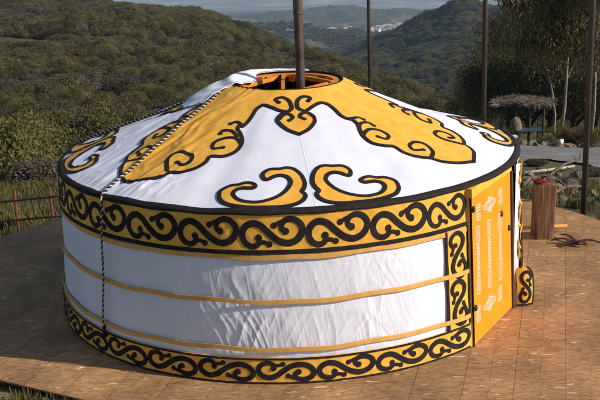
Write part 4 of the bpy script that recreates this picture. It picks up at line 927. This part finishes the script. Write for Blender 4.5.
# ------------------------------------------------------------------ town in the valley
def house_mesh(w,d,h):
    mb=MB(); mb.box((0,0,h/2),(w,d,h),0); e=.8
    mb.add([(-w/2-e,-d/2-e,h),(w/2+e,-d/2-e,h),(w/2+e,d/2+e,h),(-w/2-e,d/2+e,h),(-w/2+d*.3,0,h+d*.22),(w/2-d*.3,0,h+d*.22)],[(0,1,5,4),(2,3,4,5),(1,2,5),(3,0,4),(3,2,1,0)],1)
    me=bpy.data.meshes.new('house'); me.from_pydata(mb.v,[],mb.f); me.materials.append(M_wpaint); me.materials.append(mat('far_roof',[(.3,.26,.22),(.45,.4,.36)],1)); me.polygons.foreach_set('material_index',np.array(mb.m,dtype=np.int32)); me.update(); return me
HM=[house_mesh(22,14,8),house_mesh(34,16,7),house_mesh(16,12,10)]
n_=0
for i in range(230):
    if i<150: px=rg.normal(388,12); d_=rg.uniform(2750,3250)
    else: px=rg.normal(328,11); d_=rg.uniform(2700,3150)
    if not 305<px<425: continue
    o=bpy.data.objects.new('house',HM[i%3]); C.objects.link(o); o.location=at(px,d_,-1); s=rg.uniform(.7,1.25); o.scale=(s,s,s*.9); o.rotation_euler=(0,0,rg.uniform(0,6.28))
    tag(o,'tiny pale house of the far town in the valley','house','pale houses of the far valley town')
# ------------------------------------------------------------------ haze
bz=float(Zt.min())-1; tz=30.
mb=MB(); mb.box((0,10,(bz+tz)/2),(46000,46000,tz-bz)); hz=mb.build('haze',None or M_white,smooth=False); hz['kind']='stuff'; hz['label']='pale blue haze filling the distant valleys'; hz['category']='haze'
m,n,b=nt('air_haze'); n.nodes.remove(b); pv=n.nodes.new('ShaderNodeVolumePrincipled'); pv.inputs['Color'].default_value=(.44,.66,1,1); pv.inputs['Density'].default_value=8.5e-5; pv.inputs['Anisotropy'].default_value=0
n.links.new(pv.outputs[0],n.nodes['Material Output'].inputs['Volume']); hz.data.materials.clear(); hz.data.materials.append(m)
# ------------------------------------------------------------------ light
SA,SE=-17.,29.
sd=np.array([math.cos(R_(SA))*math.cos(R_(SE)),math.sin(R_(SA))*math.cos(R_(SE)),math.sin(R_(SE))])
sl=bpy.data.lights.new('sun','SUN'); sl.energy=4.6; sl.angle=R_(.53); sl.color=(1,.90,.77); so=bpy.data.objects.new('sun',sl); C.objects.link(so); so.rotation_euler=Vector(sd).to_track_quat('Z','Y').to_euler(); so.location=(10,-10,20)
w=bpy.data.worlds.new('World'); S.world=w; w.use_nodes=True; N=w.node_tree.nodes; L=w.node_tree.links; bg=N['Background']; sk=N.new('ShaderNodeTexSky'); sk.sky_type='NISHITA'; sk.sun_disc=False; sk.sun_elevation=R_(SE); sk.sun_rotation=R_(90-SA); L.new(sk.outputs[0],bg.inputs[0]); bg.inputs[1].default_value=.078
S.view_settings.view_transform='Standard'; S.view_settings.look='None'; S.view_settings.exposure=.2; S.view_settings.gamma=1
S.render.engine='CYCLES'; S.cycles.max_bounces=6; S.cycles.volume_bounces=0
